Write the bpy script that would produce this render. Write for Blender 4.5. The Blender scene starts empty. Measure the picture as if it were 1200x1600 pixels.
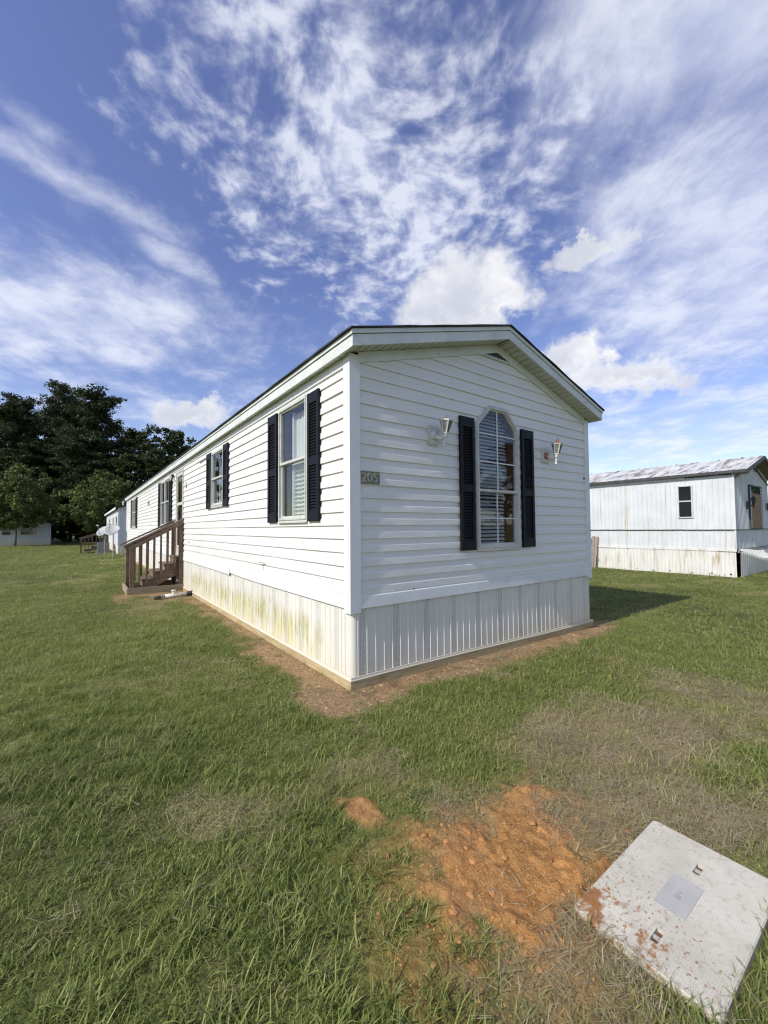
import bpy, math, random
import numpy as np
from mathutils import Vector, Matrix

R = math.radians
random.seed(7)
rng = np.random.default_rng(7)
sc = bpy.context.scene
col = sc.collection

# ------------------------------------------------------------------ camera, sky, sun, exposure
# world axes: x along the gable wall of the home, y along its long side, z up; home corner at the origin
YAW, PITCH, ROLL, FPX = 0.63292, 0.038347, -0.008016, 642.617
CAM = Vector((-1.97956, -3.20762, 1.45078))
fw = Vector((math.sin(YAW) * math.cos(PITCH), math.cos(YAW) * math.cos(PITCH), math.sin(PITCH)))
rt0 = Vector((math.cos(YAW), -math.sin(YAW), 0)); up0 = rt0.cross(fw)
rt = math.cos(ROLL) * rt0 + math.sin(ROLL) * up0
up = -math.sin(ROLL) * rt0 + math.cos(ROLL) * up0
cd = bpy.data.cameras.new('camera'); cam = bpy.data.objects.new('camera', cd); col.objects.link(cam)
cam.matrix_world = Matrix(((rt.x, up.x, -fw.x, CAM.x), (rt.y, up.y, -fw.y, CAM.y), (rt.z, up.z, -fw.z, CAM.z), (0, 0, 0, 1)))
cd.sensor_fit = 'HORIZONTAL'; cd.sensor_width = 36.0; cd.lens = 36.0 * FPX / 1200.0
cd.clip_start = 0.05; cd.clip_end = 3000
sc.camera = cam

SUN_D = Vector((1.0, 0.046, -0.81)).normalized()          # way the light travels
SUN_EL = math.asin(-SUN_D.z)
sd = bpy.data.lights.new('sun', 'SUN'); so = bpy.data.objects.new('sun', sd); col.objects.link(so)
so.rotation_euler = SUN_D.to_track_quat('-Z', 'Y').to_euler()
sd.energy = 3.0; sd.angle = R(0.55); sd.color = (1.0, 0.965, 0.91)

sc.view_settings.view_transform = 'Standard'; sc.view_settings.look = 'None'
sc.view_settings.exposure = 0.52; sc.view_settings.gamma = 1.0

W_ = bpy.data.worlds.new('World'); sc.world = W_; W_.use_nodes = True
def build_world():
    nt = W_.node_tree; N = nt.nodes; L = nt.links
    N.clear()
    out = N.new('ShaderNodeOutputWorld'); bg = N.new('ShaderNodeBackground'); L.new(bg.outputs[0], out.inputs[0])
    bg.inputs[1].default_value = 0.138
    sky = N.new('ShaderNodeTexSky'); sky.sky_type = 'NISHITA'; sky.sun_disc = False
    sky.sun_elevation = SUN_EL
    sky.sun_rotation = math.atan2(-SUN_D.x, -SUN_D.y)
    sky.altitude = 100; sky.air_density = 1.0; sky.dust_density = 0.6; sky.ozone_density = 2.2
    tc = N.new('ShaderNodeTexCoord')
    def put(sock, v):
        if isinstance(v, (int, float)): sock.default_value = v
        elif isinstance(v, tuple): sock.default_value = v
        else: L.new(v, sock)
    def M(op, a, b=None, c=None):
        n = N.new('ShaderNodeMath'); n.operation = op
        for i, v in enumerate((a, b, c)):
            if v is not None: put(n.inputs[i], v)
        return n.outputs[0]
    def VM(op, a, b=None, c=None, out=0):
        n = N.new('ShaderNodeVectorMath'); n.operation = op
        for i, v in enumerate((a, b, c)):
            if v is not None: put(n.inputs[i], v)
        return n.outputs[out]
    def SS(v, a, b):
        n = N.new('ShaderNodeMapRange'); n.interpolation_type = 'SMOOTHSTEP'
        L.new(v, n.inputs[0]); n.inputs[1].default_value = a; n.inputs[2].default_value = b
        return n.outputs[0]
    def noise(v, scale, detail=4, rough=.55, dist=0.0, color=False, dims='2D'):
        n = N.new('ShaderNodeTexNoise'); n.noise_dimensions = dims; L.new(v, n.inputs['Vector']); n.inputs['Scale'].default_value = scale
        n.inputs['Detail'].default_value = detail; n.inputs['Roughness'].default_value = rough; n.inputs['Distortion'].default_value = dist
        return n.outputs[1 if color else 0]
    def spot(v, loc, rz, s, rot=None):                    # 1 in the middle of an ellipse, 0 at its rim
        m = N.new('ShaderNodeMapping'); m.vector_type = 'TEXTURE'; L.new(v, m.inputs[0])
        m.inputs['Location'].default_value = loc; m.inputs['Rotation'].default_value = rot or (0, 0, rz); m.inputs['Scale'].default_value = s
        g = N.new('ShaderNodeTexGradient'); g.gradient_type = 'SPHERICAL'; L.new(m.outputs[0], g.inputs[0]); return g.outputs[1]
    d = tc.outputs['Generated']
    # deck coordinates: x to the viewer's right, y the way the photo looks, flattened onto a layer overhead
    rot = N.new('ShaderNodeMapping'); rot.vector_type = 'POINT'; L.new(d, rot.inputs[0]); rot.inputs['Rotation'].default_value = (0, 0, YAW)
    sz = N.new('ShaderNodeSeparateXYZ'); L.new(rot.outputs[0], sz.inputs[0]); z = sz.outputs[2]
    zz = M('ADD', M('MAXIMUM', z, 0.0), 0.10)
    cb = N.new('ShaderNodeCombineXYZ'); L.new(M('DIVIDE', sz.outputs[0], zz), cb.inputs[0]); L.new(M('DIVIDE', sz.outputs[1], zz), cb.inputs[1])
    D = cb.outputs[0]
    fr = Vector((math.sin(YAW), math.cos(YAW), 0))
    def sky_dir(px, py): return (rt * ((px - 600) / FPX) - up * ((py - 800) / FPX) + fw).normalized()
    def pt(px, py):
        v = sky_dir(px, py); k = max(v.z, 0) + 0.10
        return (v.dot(rt0) / k, v.dot(fr) / k, 0)
    warp = noise(D, .9, 2, color=True)
    WD = VM('MULTIPLY_ADD', VM('SUBTRACT', warp, (.5, .5, .5)), (.7, .7, 0), D)
    w2 = noise(D, 3.0, 2, color=True)
    ND = VM('MULTIPLY_ADD', VM('SUBTRACT', w2, (.5, .5, .5)), (.10, .10, 0), D)
    def patch(px, py, ra, rb, ang=0.0, w=1.0): return M('MULTIPLY', spot(WD, pt(px, py), R(ang), (ra, rb, 1)), w)
    def union(ms):
        o = ms[0]
        for m in ms[1:]: o = M('MAXIMUM', o, m)
        return o
    MID = [(585, 250, .52, .95, 0, 1.10), (450, 80, .36, .45, 10, 1.0), (650, 370, .60, .8, 0, 1.1), (410, 350, .2, .6, 10, 1.0), (770, 40, .16, .26, 0, .9), (300, 150, .22, .28, 10, .8)]
    SHEET = [(1090, 110, .72, .62, 0, 1.55), (1140, 440, .95, 1.8, -30, 1.45), (258, 400, .14, .40, -8, 1.0), (110, 240, .13, .8, -38, .68), (60, 480, 1.15, .8, 35, 1.35), (20, 110, .08, .40, -40, .55), (1100, 690, 2.8, 3.2, 0, 1.0), (150, 640, 3.0, 2.0, 0, .7)]
    mid = union([patch(*a) for a in MID]); sheet = union([patch(*a) for a in SHEET])
    S1 = VM('MULTIPLY', ND, (1.0, 1.0, 0)); S2 = VM('MULTIPLY', ND, (1.0, .85, 0))
    fine = noise(S1, 14.0, 4, .58); puff = noise(S1, 5.5, 3, .5)
    dm = M('MULTIPLY_ADD', fine, .66, M('MULTIPLY_ADD', puff, .50, M('MULTIPLY', mid, .44)))
    dmid = SS(dm, .74, 1.18)
    sn = noise(S2, 3.6, 6, .62)
    # unseen cloud deck added behind the viewer, its cover raised to brighten the gable wall
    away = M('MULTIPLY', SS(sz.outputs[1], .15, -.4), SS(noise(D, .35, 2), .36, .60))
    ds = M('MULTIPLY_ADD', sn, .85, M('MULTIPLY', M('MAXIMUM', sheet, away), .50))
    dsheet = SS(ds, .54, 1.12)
    # heaped clouds low in the sky
    cw = noise(d, 8.0, 6, .62, color=True, dims='3D')
    DV = VM('MULTIPLY_ADD', VM('SUBTRACT', cw, (.5, .5, .5)), (.20, .20, .20), d)
    def heap(px, py, rx, ry):
        v0 = sky_dir(px, py); k = v0.dot(fw) / FPX
        return spot(DV, tuple(v0), 0, (rx * k * 1.5, 2.0, ry * k * 1.5), (math.asin(v0.z) * 1.0, 0, -math.atan2(v0.x, v0.y)))
    HEAPS = [(722, 452, 84, 58), (680, 490, 70, 34), (770, 478, 50, 34), (960, 592, 84, 26), (885, 566, 46, 34), (1010, 584, 48, 20), (300, 640, 60, 24), (915, 380, 70, 16)]
    hh = union([heap(*a) for a in HEAPS]); hd = SS(hh, .16, .60)
    def mix(f, c1, c2):
        n = N.new('ShaderNodeMix'); n.data_type = 'RGBA'
        put(n.inputs[0], f)
        for i, c in ((6, c1), (7, c2)): put(n.inputs[i], (*c, 1) if isinstance(c, tuple) else c)
        return n.outputs[2]
    hs = N.new('ShaderNodeHueSaturation'); L.new(sky.outputs[0], hs.inputs['Color']); hs.inputs['Saturation'].default_value = SKY_SAT; hs.inputs['Value'].default_value = SKY_VAL; hs.inputs['Hue'].default_value = SKY_HUE
    base = hs.outputs[0]
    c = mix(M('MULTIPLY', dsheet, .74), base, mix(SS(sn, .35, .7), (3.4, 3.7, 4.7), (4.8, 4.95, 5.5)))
    c = mix(M('MULTIPLY', dmid, .74), c, mix(SS(fine, .35, .65), (3.4, 3.7, 4.7), (4.9, 5.05, 5.6)))
    sc_ = N.new('ShaderNodeSeparateColor'); L.new(cw, sc_.inputs[0])
    c = mix(M('MULTIPLY', hd, .93), c, mix(SS(M('MULTIPLY_ADD', sc_.outputs[2], 1.0, M('MULTIPLY', hh, .3)), .40, .85), (5.35, 5.3, 5.3), (3.4, 3.55, 4.0)))
    L.new(c, bg.inputs[0])
SKY_SAT, SKY_VAL, SKY_HUE = 1.04, .88, .522
build_world()
W_.cycles.sampling_method = 'MANUAL'; W_.cycles.sample_map_resolution = 1024
sc.cycles.use_denoising = True; sc.cycles.filter_width = 1.2
sc.cycles.max_bounces = 6; sc.cycles.diffuse_bounces = 3; sc.cycles.glossy_bounces = 3; sc.cycles.transparent_max_bounces = 12

# ------------------------------------------------------------------ helpers
def vnoise(x, y, seed=0):
    x = np.asarray(x, float); y = np.asarray(y, float)
    xi = np.floor(x).astype(np.int64); yi = np.floor(y).astype(np.int64); xf = x - xi; yf = y - yi
    def h(i, j):
        n = (i * 374761393 + j * 668265263 + seed * 1442695041) & 0x7fffffff
        n = ((n ^ (n >> 13)) * 1274126177) & 0x7fffffff
        return ((n ^ (n >> 16)) & 0xffff) / 65535.0
    u = xf * xf * (3 - 2 * xf); v = yf * yf * (3 - 2 * yf)
    return (h(xi, yi) * (1 - u) + h(xi + 1, yi) * u) * (1 - v) + (h(xi, yi + 1) * (1 - u) + h(xi + 1, yi + 1) * u) * v
def fbm(x, y, seed=0, o=4):
    s = 0; a = .5; t = 0
    for k in range(o):
        s = s + a * vnoise(x * 2 ** k, y * 2 ** k, seed + k * 17); t += a; a *= .5
    return s / t
def sstep(a, b, v):
    t = np.clip((np.asarray(v, float) - a) / (b - a), 0, 1); return t * t * (3 - 2 * t)

class MB:
    def __init__(s): s.v = []; s.f = []; s.m = []; s.mi = 0
    def quad(s, *p):
        n = len(s.v); s.v += [tuple(q) for q in p]; s.f.append(tuple(range(n, n + len(p)))); s.m.append(s.mi)
    def box8(s, p):
        n = len(s.v); s.v += [tuple(q) for q in p]
        for f in ((0, 3, 2, 1), (4, 5, 6, 7), (0, 1, 5, 4), (1, 2, 6, 5), (2, 3, 7, 6), (3, 0, 4, 7)):
            s.f.append(tuple(n + i for i in f)); s.m.append(s.mi)
    def box(s, x0, x1, y0, y1, z0, z1):
        s.box8([(x0, y0, z0), (x1, y0, z0), (x1, y1, z0), (x0, y1, z0), (x0, y0, z1), (x1, y0, z1), (x1, y1, z1), (x0, y1, z1)])
    def bar(s, p, q, w, h, up_=(0, 0, 1)):
        p = Vector(p); q = Vector(q); d = (q - p).normalized(); u = Vector(up_)
        sd_ = d.cross(u).normalized() * (w / 2); uu = sd_.cross(d).normalized() * (h / 2)
        s.box8([p - sd_ - uu, p + sd_ - uu, p + sd_ + uu, p - sd_ + uu, q - sd_ - uu, q + sd_ - uu, q + sd_ + uu, q - sd_ + uu])
    def tube(s, pts, rs, n=8, cap=True):
        pts = [Vector(p) for p in pts]; rings = []
        if isinstance(rs, (int, float)): rs = [rs] * len(pts)
        for i, p in enumerate(pts):
            d = (pts[min(i + 1, len(pts) - 1)] - pts[max(i - 1, 0)]).normalized()
            a = d.orthogonal().normalized() if abs(d.z) > .9 else d.cross(Vector((0, 0, 1))).normalized()
            if abs(d.z) > .9: a = (Vector((1, 0, 0)) - d * d.x).normalized()
            b = d.cross(a)
            k = len(s.v); rings.append(k)
            for j in range(n):
                t = 2 * math.pi * j / n; s.v.append(tuple(p + (a * math.cos(t) + b * math.sin(t)) * rs[i]))
        for i in range(len(pts) - 1):
            for j in range(n):
                s.f.append((rings[i] + j, rings[i] + (j + 1) % n, rings[i + 1] + (j + 1) % n, rings[i + 1] + j)); s.m.append(s.mi)
        if cap:
            s.f.append(tuple(rings[0] + j for j in reversed(range(n)))); s.m.append(s.mi)
            s.f.append(tuple(rings[-1] + j for j in range(n))); s.m.append(s.mi)
    def lathe(s, c, prof, n=12, axis=(0, 0, 1)):
        ax = Vector(axis).normalized(); c = Vector(c); s.tube_rings([(c + ax * h, r) for r, h in prof], ax, n)
    def tube_rings(s, pr, ax, n):
        a = ax.orthogonal().normalized(); b = ax.cross(a); ks = []
        for p, r in pr:
            ks.append(len(s.v))
            for j in range(n):
                t = 2 * math.pi * (j + .5) / n; s.v.append(tuple(p + (a * math.cos(t) + b * math.sin(t)) * r))
        for i in range(len(pr) - 1):
            for j in range(n):
                s.f.append((ks[i] + j, ks[i] + (j + 1) % n, ks[i + 1] + (j + 1) % n, ks[i + 1] + j)); s.m.append(s.mi)
        s.f.append(tuple(ks[0] + j for j in reversed(range(n)))); s.m.append(s.mi)
        s.f.append(tuple(ks[-1] + j for j in range(n))); s.m.append(s.mi)
    def prism(s, poly, o0, o1, f):                        # poly of (s,z) mapped by f(s,z,o)
        n = len(poly); k = len(s.v)
        s.v += [tuple(f(a, b, o0)) for a, b in poly] + [tuple(f(a, b, o1)) for a, b in poly]
        s.f.append(tuple(k + i for i in reversed(range(n)))); s.f.append(tuple(k + n + i for i in range(n))); s.m += [s.mi] * 2
        for i in range(n):
            j = (i + 1) % n; s.f.append((k + i, k + j, k + n + j, k + n + i)); s.m.append(s.mi)
    def ring(s, outer, inner, o0, o1, f):                 # frame between two polygons
        n = len(outer)
        for i in range(n):
            j = (i + 1) % n
            s.box8([f(*outer[i], o0), f(*outer[j], o0), f(*inner[j], o0), f(*inner[i], o0), f(*outer[i], o1), f(*outer[j], o1), f(*inner[j], o1), f(*inner[i], o1)])
    def weld(s):
        ix, nv, mp_ = {}, [], []
        for v in s.v:
            k_ = (round(v[0], 5), round(v[1], 5), round(v[2], 5))
            if k_ not in ix: ix[k_] = len(nv); nv.append(v)
            mp_.append(ix[k_])
        F, Mi = [], []
        for f, m in zip(s.f, s.m):
            g_ = []
            for i in f:
                if mp_[i] not in g_: g_.append(mp_[i])
            if len(g_) > 2: F.append(tuple(g_)); Mi.append(m)
        s.v, s.f, s.m = nv, F, Mi; return s
    def mesh(s, name, mats, smooth=False):
        me = bpy.data.meshes.new(name); me.from_pydata([tuple(v) for v in s.v], [], s.f)
        for m in (mats if isinstance(mats, (list, tuple)) else [mats]): me.materials.append(m)
        if any(s.m): me.polygons.foreach_set('material_index', s.m)
        if smooth: me.polygons.foreach_set('use_smooth', [True] * len(me.polygons))
        me.update(); return me
    def build(s, name, mats, parent=None, smooth=False): return link(name, s.mesh(name, mats, smooth), parent)

def link(name, me, parent=None, loc=None, rot=None, scale=None):
    o = bpy.data.objects.new(name, me); col.objects.link(o)
    if parent is not None: o.parent = parent
    if loc is not None: o.location = loc
    if rot is not None: o.rotation_euler = rot
    if scale is not None: o.scale = scale
    return o
def tag(o, label=None, cat=None, group=None, kind=None):
    for k, v in (('label', label), ('category', cat), ('group', group), ('kind', kind)):
        if v: o[k] = v
    return o
def thing(name, label, cat, loc=(0, 0, 0), rz=0.0, group=None):
    o = bpy.data.objects.new(name, None); col.objects.link(o); o.location = loc; o.rotation_euler = (0, 0, rz); o.empty_display_size = .2
    return tag(o, label, cat, group)
def inset(poly, d):                                       # ccw convex polygon moved inwards
    n = len(poly); out = []
    for i in range(n):
        p0 = Vector(poly[i - 1]); p1 = Vector(poly[i]); p2 = Vector(poly[(i + 1) % n])
        a = (p1 - p0).normalized(); b = (p2 - p1).normalized()
        n1 = Vector((-a.y, a.x)); n2 = Vector((-b.y, b.x)); m = n1 + n2
        out.append(tuple(p1 + m * (d / max(.2, m.dot(n1)))))
    return out
def rect(a, b, c, d): return [(a, c), (b, c), (b, d), (a, d)]

# ------------------------------------------------------------------ materials
def shader(name):
    m = bpy.data.materials.new(name); m.use_nodes = True; nt = m.node_tree
    return m, nt, nt.nodes, nt.links, nt.nodes['Principled BSDF']
class G:
    """small node helper"""
    def __init__(s, nt): s.N = nt.nodes; s.L = nt.links
    def put(s, sock, v):
        if isinstance(v, (int, float)): sock.default_value = v
        elif isinstance(v, tuple): sock.default_value = v if len(v) == len(sock.default_value) else (*v, 1)
        else: s.L.new(v, sock)
    def math(s, op, a, b=0.0, clamp=False):
        n = s.N.new('ShaderNodeMath'); n.operation = op; n.use_clamp = clamp; s.put(n.inputs[0], a); s.put(n.inputs[1], b); return n.outputs[0]
    def ss(s, v, a, b, lo=0.0, hi=1.0):
        n = s.N.new('ShaderNodeMapRange'); n.interpolation_type = 'SMOOTHSTEP'; s.put(n.inputs[0], v)
        for i, q in enumerate((a, b, lo, hi)): n.inputs[i + 1].default_value = q
        return n.outputs[0]
    def mix(s, f, a, b, mode='MIX'):
        n = s.N.new('ShaderNodeMix'); n.data_type = 'RGBA'; n.blend_type = mode; s.put(n.inputs[0], f); s.put(n.inputs[6], a); s.put(n.inputs[7], b); return n.outputs[2]
    def pos(s): return s.N.new('ShaderNodeNewGeometry').outputs['Position']
    def obj(s): return s.N.new('ShaderNodeTexCoord').outputs['Object']
    def gen(s): return s.N.new('ShaderNodeTexCoord').outputs['Generated']
    def scale(s, v, sc_, loc=(0, 0, 0), rot=(0, 0, 0)):
        n = s.N.new('ShaderNodeMapping'); s.put(n.inputs[0], v); n.inputs['Scale'].default_value = sc_; n.inputs['Location'].default_value = loc; n.inputs['Rotation'].default_value = rot; return n.outputs[0]
    def noise(s, v, sc_, det=4, rough=.55, dist=0.0):
        n = s.N.new('ShaderNodeTexNoise'); s.put(n.inputs['Vector'], v); n.inputs['Scale'].default_value = sc_; n.inputs['Detail'].default_value = det; n.inputs['Roughness'].default_value = rough; n.inputs['Distortion'].default_value = dist; return n.outputs[0]
    def sep(s, v):
        n = s.N.new('ShaderNodeSeparateXYZ'); s.put(n.inputs[0], v); return n.outputs
    def bump(s, h, dist, strength=1.0):
        n = s.N.new('ShaderNodeBump'); s.put(n.inputs['Height'], h); n.inputs['Distance'].default_value = dist; n.inputs['Strength'].default_value = strength; return n.outputs[0]
    def attr(s, name, kind='GEOMETRY'):
        n = s.N.new('ShaderNodeAttribute'); n.attribute_name = name; n.attribute_type = kind; return n.outputs
    def rand(s): return s.N.new('ShaderNodeObjectInfo').outputs['Random']
def basic(name, colr, rough=.5, var=.08, sc_=6.0, bump=0.0, bsc=60.0, metal=0.0, stretch=(1, 1, 1), spec=.5, rnd=0.0, dirt=None):
    m, nt, N, L, P = shader(name); g = G(nt); p = g.scale(g.pos(), stretch)
    n = g.noise(p, sc_, 5, .6)
    c = g.mix(g.ss(n, .3, .7), tuple(x * (1 - var) for x in colr), tuple(min(1, x * (1 + var)) for x in colr))
    if rnd: c = g.mix(1.0, c, g.mix(g.rand(), (1 - rnd,) * 3, (1, 1, 1)), 'MULTIPLY')
    if dirt:
        dn = g.noise(g.scale(g.pos(), dirt[3] if len(dirt) > 3 else (1, 1, 1)), dirt[2], 6, .65)
        c = g.mix(g.ss(dn, *dirt[1]), c, dirt[0])
    g.put(P.inputs['Base Color'], c); P.inputs['Roughness'].default_value = rough; P.inputs['Metallic'].default_value = metal; P.inputs['Specular IOR Level'].default_value = spec
    if bump: g.put(P.inputs['Normal'], g.bump(g.noise(p, bsc, 4), bump))
    return m
def vinyl():
    m, nt, N, L, P = shader('white_vinyl'); g = G(nt); p = g.pos()
    n = g.noise(p, .9, 5, .6); c = g.mix(g.ss(n, .3, .75), (.755, .735, .685), (.815, .79, .74))
    d = g.noise(g.scale(p, (3, 3, 14)), 2.0, 6, .7); c = g.mix(g.ss(d, .60, .82, 0, .30), c, (.50, .50, .44))
    s = g.noise(p, 55, 2); c = g.mix(g.ss(s, .76, .80, 0, .35), c, (.40, .38, .33))
    c = g.mix(g.math('MULTIPLY', g.rand(), .10), c, (.60, .60, .58))
    g.put(P.inputs['Base Color'], c); g.put(P.inputs['Roughness'], g.ss(n, .2, .8, .36, .52)); P.inputs['Specular IOR Level'].default_value = .4
    gr = g.noise(g.scale(p, (2.2, 2.2, 60)), 3.0, 4, .6); wv = g.noise(g.scale(p, (1, 1, 2.2)), 2.4, 2); g.put(P.inputs['Normal'], g.bump(g.math('ADD', g.math('MULTIPLY', gr, .10), wv), .010))
    return m
def skirt_mat(name, stain, vent=False):
    m, nt, N, L, P = shader(name); g = G(nt); p = g.pos(); x, y, z = g.sep(p)
    n = g.noise(p, 1.3, 5, .6); c = g.mix(g.ss(n, .3, .75), (.67, .645, .575), (.76, .735, .665))
    low = g.ss(g.math('ADD', z, g.math('MULTIPLY', g.noise(g.scale(p, (5, 5, .6)), 2.0, 4), .25)), .42, .12)
    c = g.mix(g.math('MULTIPLY', low, .5), c, (.62, .52, .33))
    if stain:
        st = g.noise(g.scale(p, (13, 13, 1.1)), 1.35, 7, .72)
        ln = g.noise(g.scale(p, (0, 1, 0)), .8, 3)
        ht = g.ss(g.math('ABSOLUTE', g.math('SUBTRACT', z, g.math('ADD', .14, g.math('MULTIPLY', ln, .42)))), .26, .02)
        ys = g.math('MULTIPLY', g.ss(y, .15, 1.1), g.ss(y, 9.0, 5.5))
        f = g.math('MULTIPLY', g.math('MULTIPLY', g.ss(st, .43, .58), ht), ys)
        c = g.mix(g.math('MULTIPLY', f, .85, True), c, g.mix(g.ss(g.noise(p, 14, 3), .4, .6), (.50, .44, .14), (.33, .31, .07)))
        wash = g.math('MULTIPLY', g.math('MULTIPLY', g.ss(g.noise(g.scale(p, (3, 3, .8)), 1.2, 4), .4, .65), g.ss(z, .55, .2)), ys)
        c = g.mix(g.math('MULTIPLY', wash, .6), c, (.68, .62, .30))
    g.put(P.inputs['Base Color'], c); P.inputs['Roughness'].default_value = .45
    if vent:
        # perforated diamond strip
        gx = g.math('ADD', x, y)
        def dia(sg):
            t = g.math('MULTIPLY', g.math('ADD', gx, g.math('MULTIPLY', z, sg)), 62.8 * 3.0); return g.math('SINE', t)
        h = g.math('MULTIPLY', dia(1.0), dia(-1.0)); hole = g.ss(h, .35, .75)
        g.put(P.inputs['Base Color'], g.mix(g.math('MULTIPLY', hole, .75), c, (.06, .06, .055)))
        g.put(P.inputs['Normal'], g.bump(h, .002))
    return m
def wood(name, c1, c2, rough=.8, ax='x', knots=True, rnd=.25):
    m, nt, N, L, P = shader(name); g = G(nt); p = g.pos()
    st = {'x': (1.2, 14, 14), 'y': (14, 1.2, 14), 'z': (14, 14, 1.2)}[ax]
    n = g.noise(g.scale(p, st), 3.0, 6, .65, .6); n2 = g.noise(p, 5, 4)
    c = g.mix(g.ss(n, .32, .68), c1, c2); c = g.mix(g.math('MULTIPLY', g.ss(n2, .5, .8), .4), c, tuple(v * .45 for v in c1))
    c = g.mix(1.0, c, g.mix(g.rand(), (1 - rnd,) * 3, (1, 1, 1)), 'MULTIPLY')
    g.put(P.inputs['Base Color'], c); P.inputs['Roughness'].default_value = rough; P.inputs['Specular IOR Level'].default_value = .25
    g.put(P.inputs['Normal'], g.bump(n, .003)); return m
def glass():
    m = bpy.data.materials.new('window_glass'); m.use_nodes = True; nt = m.node_tree; N = nt.nodes; L = nt.links; N.clear(); g = G(nt)
    o = N.new('ShaderNodeOutputMaterial'); mx = N.new('ShaderNodeMixShader'); tr = N.new('ShaderNodeBsdfTransparent'); gl = N.new('ShaderNodeBsdfGlossy')
    tr.inputs[0].default_value = (.93, .945, .94, 1); gl.inputs['Roughness'].default_value = .004
    nb = g.bump(g.noise(g.pos(), 1.6, 2), .02, .25); L.new(nb, gl.inputs['Normal'])
    ge = N.new('ShaderNodeNewGeometry'); dt = N.new('ShaderNodeVectorMath'); dt.operation = 'DOT_PRODUCT'; L.new(ge.outputs['Normal'], dt.inputs[0]); L.new(ge.outputs['Incoming'], dt.inputs[1])
    cc = g.math('SUBTRACT', 1.0, g.math('ABSOLUTE', dt.outputs['Value'])); f = g.math('ADD', .045, g.math('MULTIPLY', g.math('POWER', cc, 5.0), .95), True)
    L.new(f, mx.inputs[0]); L.new(tr.outputs[0], mx.inputs[1]); L.new(gl.outputs[0], mx.inputs[2]); L.new(mx.outputs[0], o.inputs[0]); return m
M_ = {}
M_['vinyl'] = vinyl()
M_['trim'] = basic('white_trim', (.74, .745, .73), .5, .05, 3, .001, 40, dirt=((.42, .42, .36), (.60, .85), 5.0, (1, 1, 6)))
M_['fascia'] = basic('fascia_paint', (.66, .68, .64), .55, .07, 4, .0015, 30, dirt=((.34, .34, .27), (.56, .80), 4.0, (1, 1, 5)))
M_['soffit'] = basic('soffit_vinyl', (.56, .57, .50), .55, .06, 4, dirt=((.30, .30, .22), (.55, .85), 5.0))
M_['skirt'] = skirt_mat('skirting_vinyl', False); M_['skirt_vent'] = skirt_mat('skirting_vent', False, True)
M_['skirt_side'] = skirt_mat('skirting_stained', True); M_['skirt_side_vent'] = skirt_mat('skirting_stained_vent', True, True)
M_['board'] = wood('treated_board', (.40, .30, .15), (.56, .45, .26), ax='x'); M_['board_y'] = wood('treated_board_long', (.40, .30, .15), (.56, .45, .26), ax='y')
M_['deck_x'] = wood('weathered_deck_x', (.13, .092, .064), (.28, .21, .155), ax='x'); M_['deck_y'] = wood('weathered_deck_y', (.13, .092, .064), (.28, .21, .155), ax='y'); M_['deck_z'] = wood('weathered_deck_z', (.125, .082, .055), (.25, .175, .12), ax='z')
M_['deck_pale'] = wood('grey_deck', (.26, .21, .145), (.42, .35, .25), ax='x')
M_['shingle'] = basic('dark_shingle', (.030, .029, .032), .95, .4, 30, .003, 200)
M_['shutter'] = basic('black_shutter', (.0055, .006, .0078), .5, .2, 8, .0006, 90, spec=.22)
M_['frame'] = basic('window_frame_paint', (.55, .55, .50), .45, .08, 8, dirt=((.30, .29, .23), (.58, .8), 9.0))
M_['muntin'] = basic('muntin_white', (.72, .72, .70), .5, .03)
M_['glass'] = glass()
M_['blind'] = basic('blind_slat', (.50, .505, .53), .6, .06); M_['blind_white'] = basic('blind_pale', (.70, .70, .66), .6, .05)
M_['sheer'] = basic('sheer_curtain', (.66, .66, .60), .9, .10, 20, stretch=(1, 6, .3))
M_['inside'] = basic('room_paint', (.30, .25, .20), .8, .1, 2); M_['inside_wood'] = wood('room_wood', (.16, .075, .04), (.26, .13, .07), ax='z')
M_['lamp_white'] = basic('lamp_white', (.66, .645, .60), .5, .06, 20, dirt=((.28, .17, .10), (.60, .78), 30.0))
M_['lamp_rust'] = basic('lamp_rust', (.34, .14, .08), .75, .4, 40, .0015, 120, dirt=((.55, .45, .38), (.58, .7), 50.0))
M_['lamp_plate'] = basic('lamp_plate', (.62, .60, .54), .5, .06, 20)
M_['lamp_glass'] = basic('lamp_glass', (.13, .135, .125), .10, .3, 20, spec=.6)
M_['dark'] = basic('dark_metal', (.025, .022, .02), .5, .2); M_['galv'] = basic('grey_metal', (.32, .32, .31), .45, .12, 10, metal=.4)
M_['pvc'] = basic('white_pvc', (.66, .65, .58), .4, .06, 8, dirt=((.26, .20, .12), (.55, .75), 12.0)); M_['rubber'] = basic('black_rubber', (.03, .028, .025), .7, .2)
M_['plate'] = basic('number_plate', (.24, .23, .15), .7, .5, 160, .0012, 260); M_['digit'] = basic('number_digit', (.34, .34, .29), .6, .45, 150)

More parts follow.
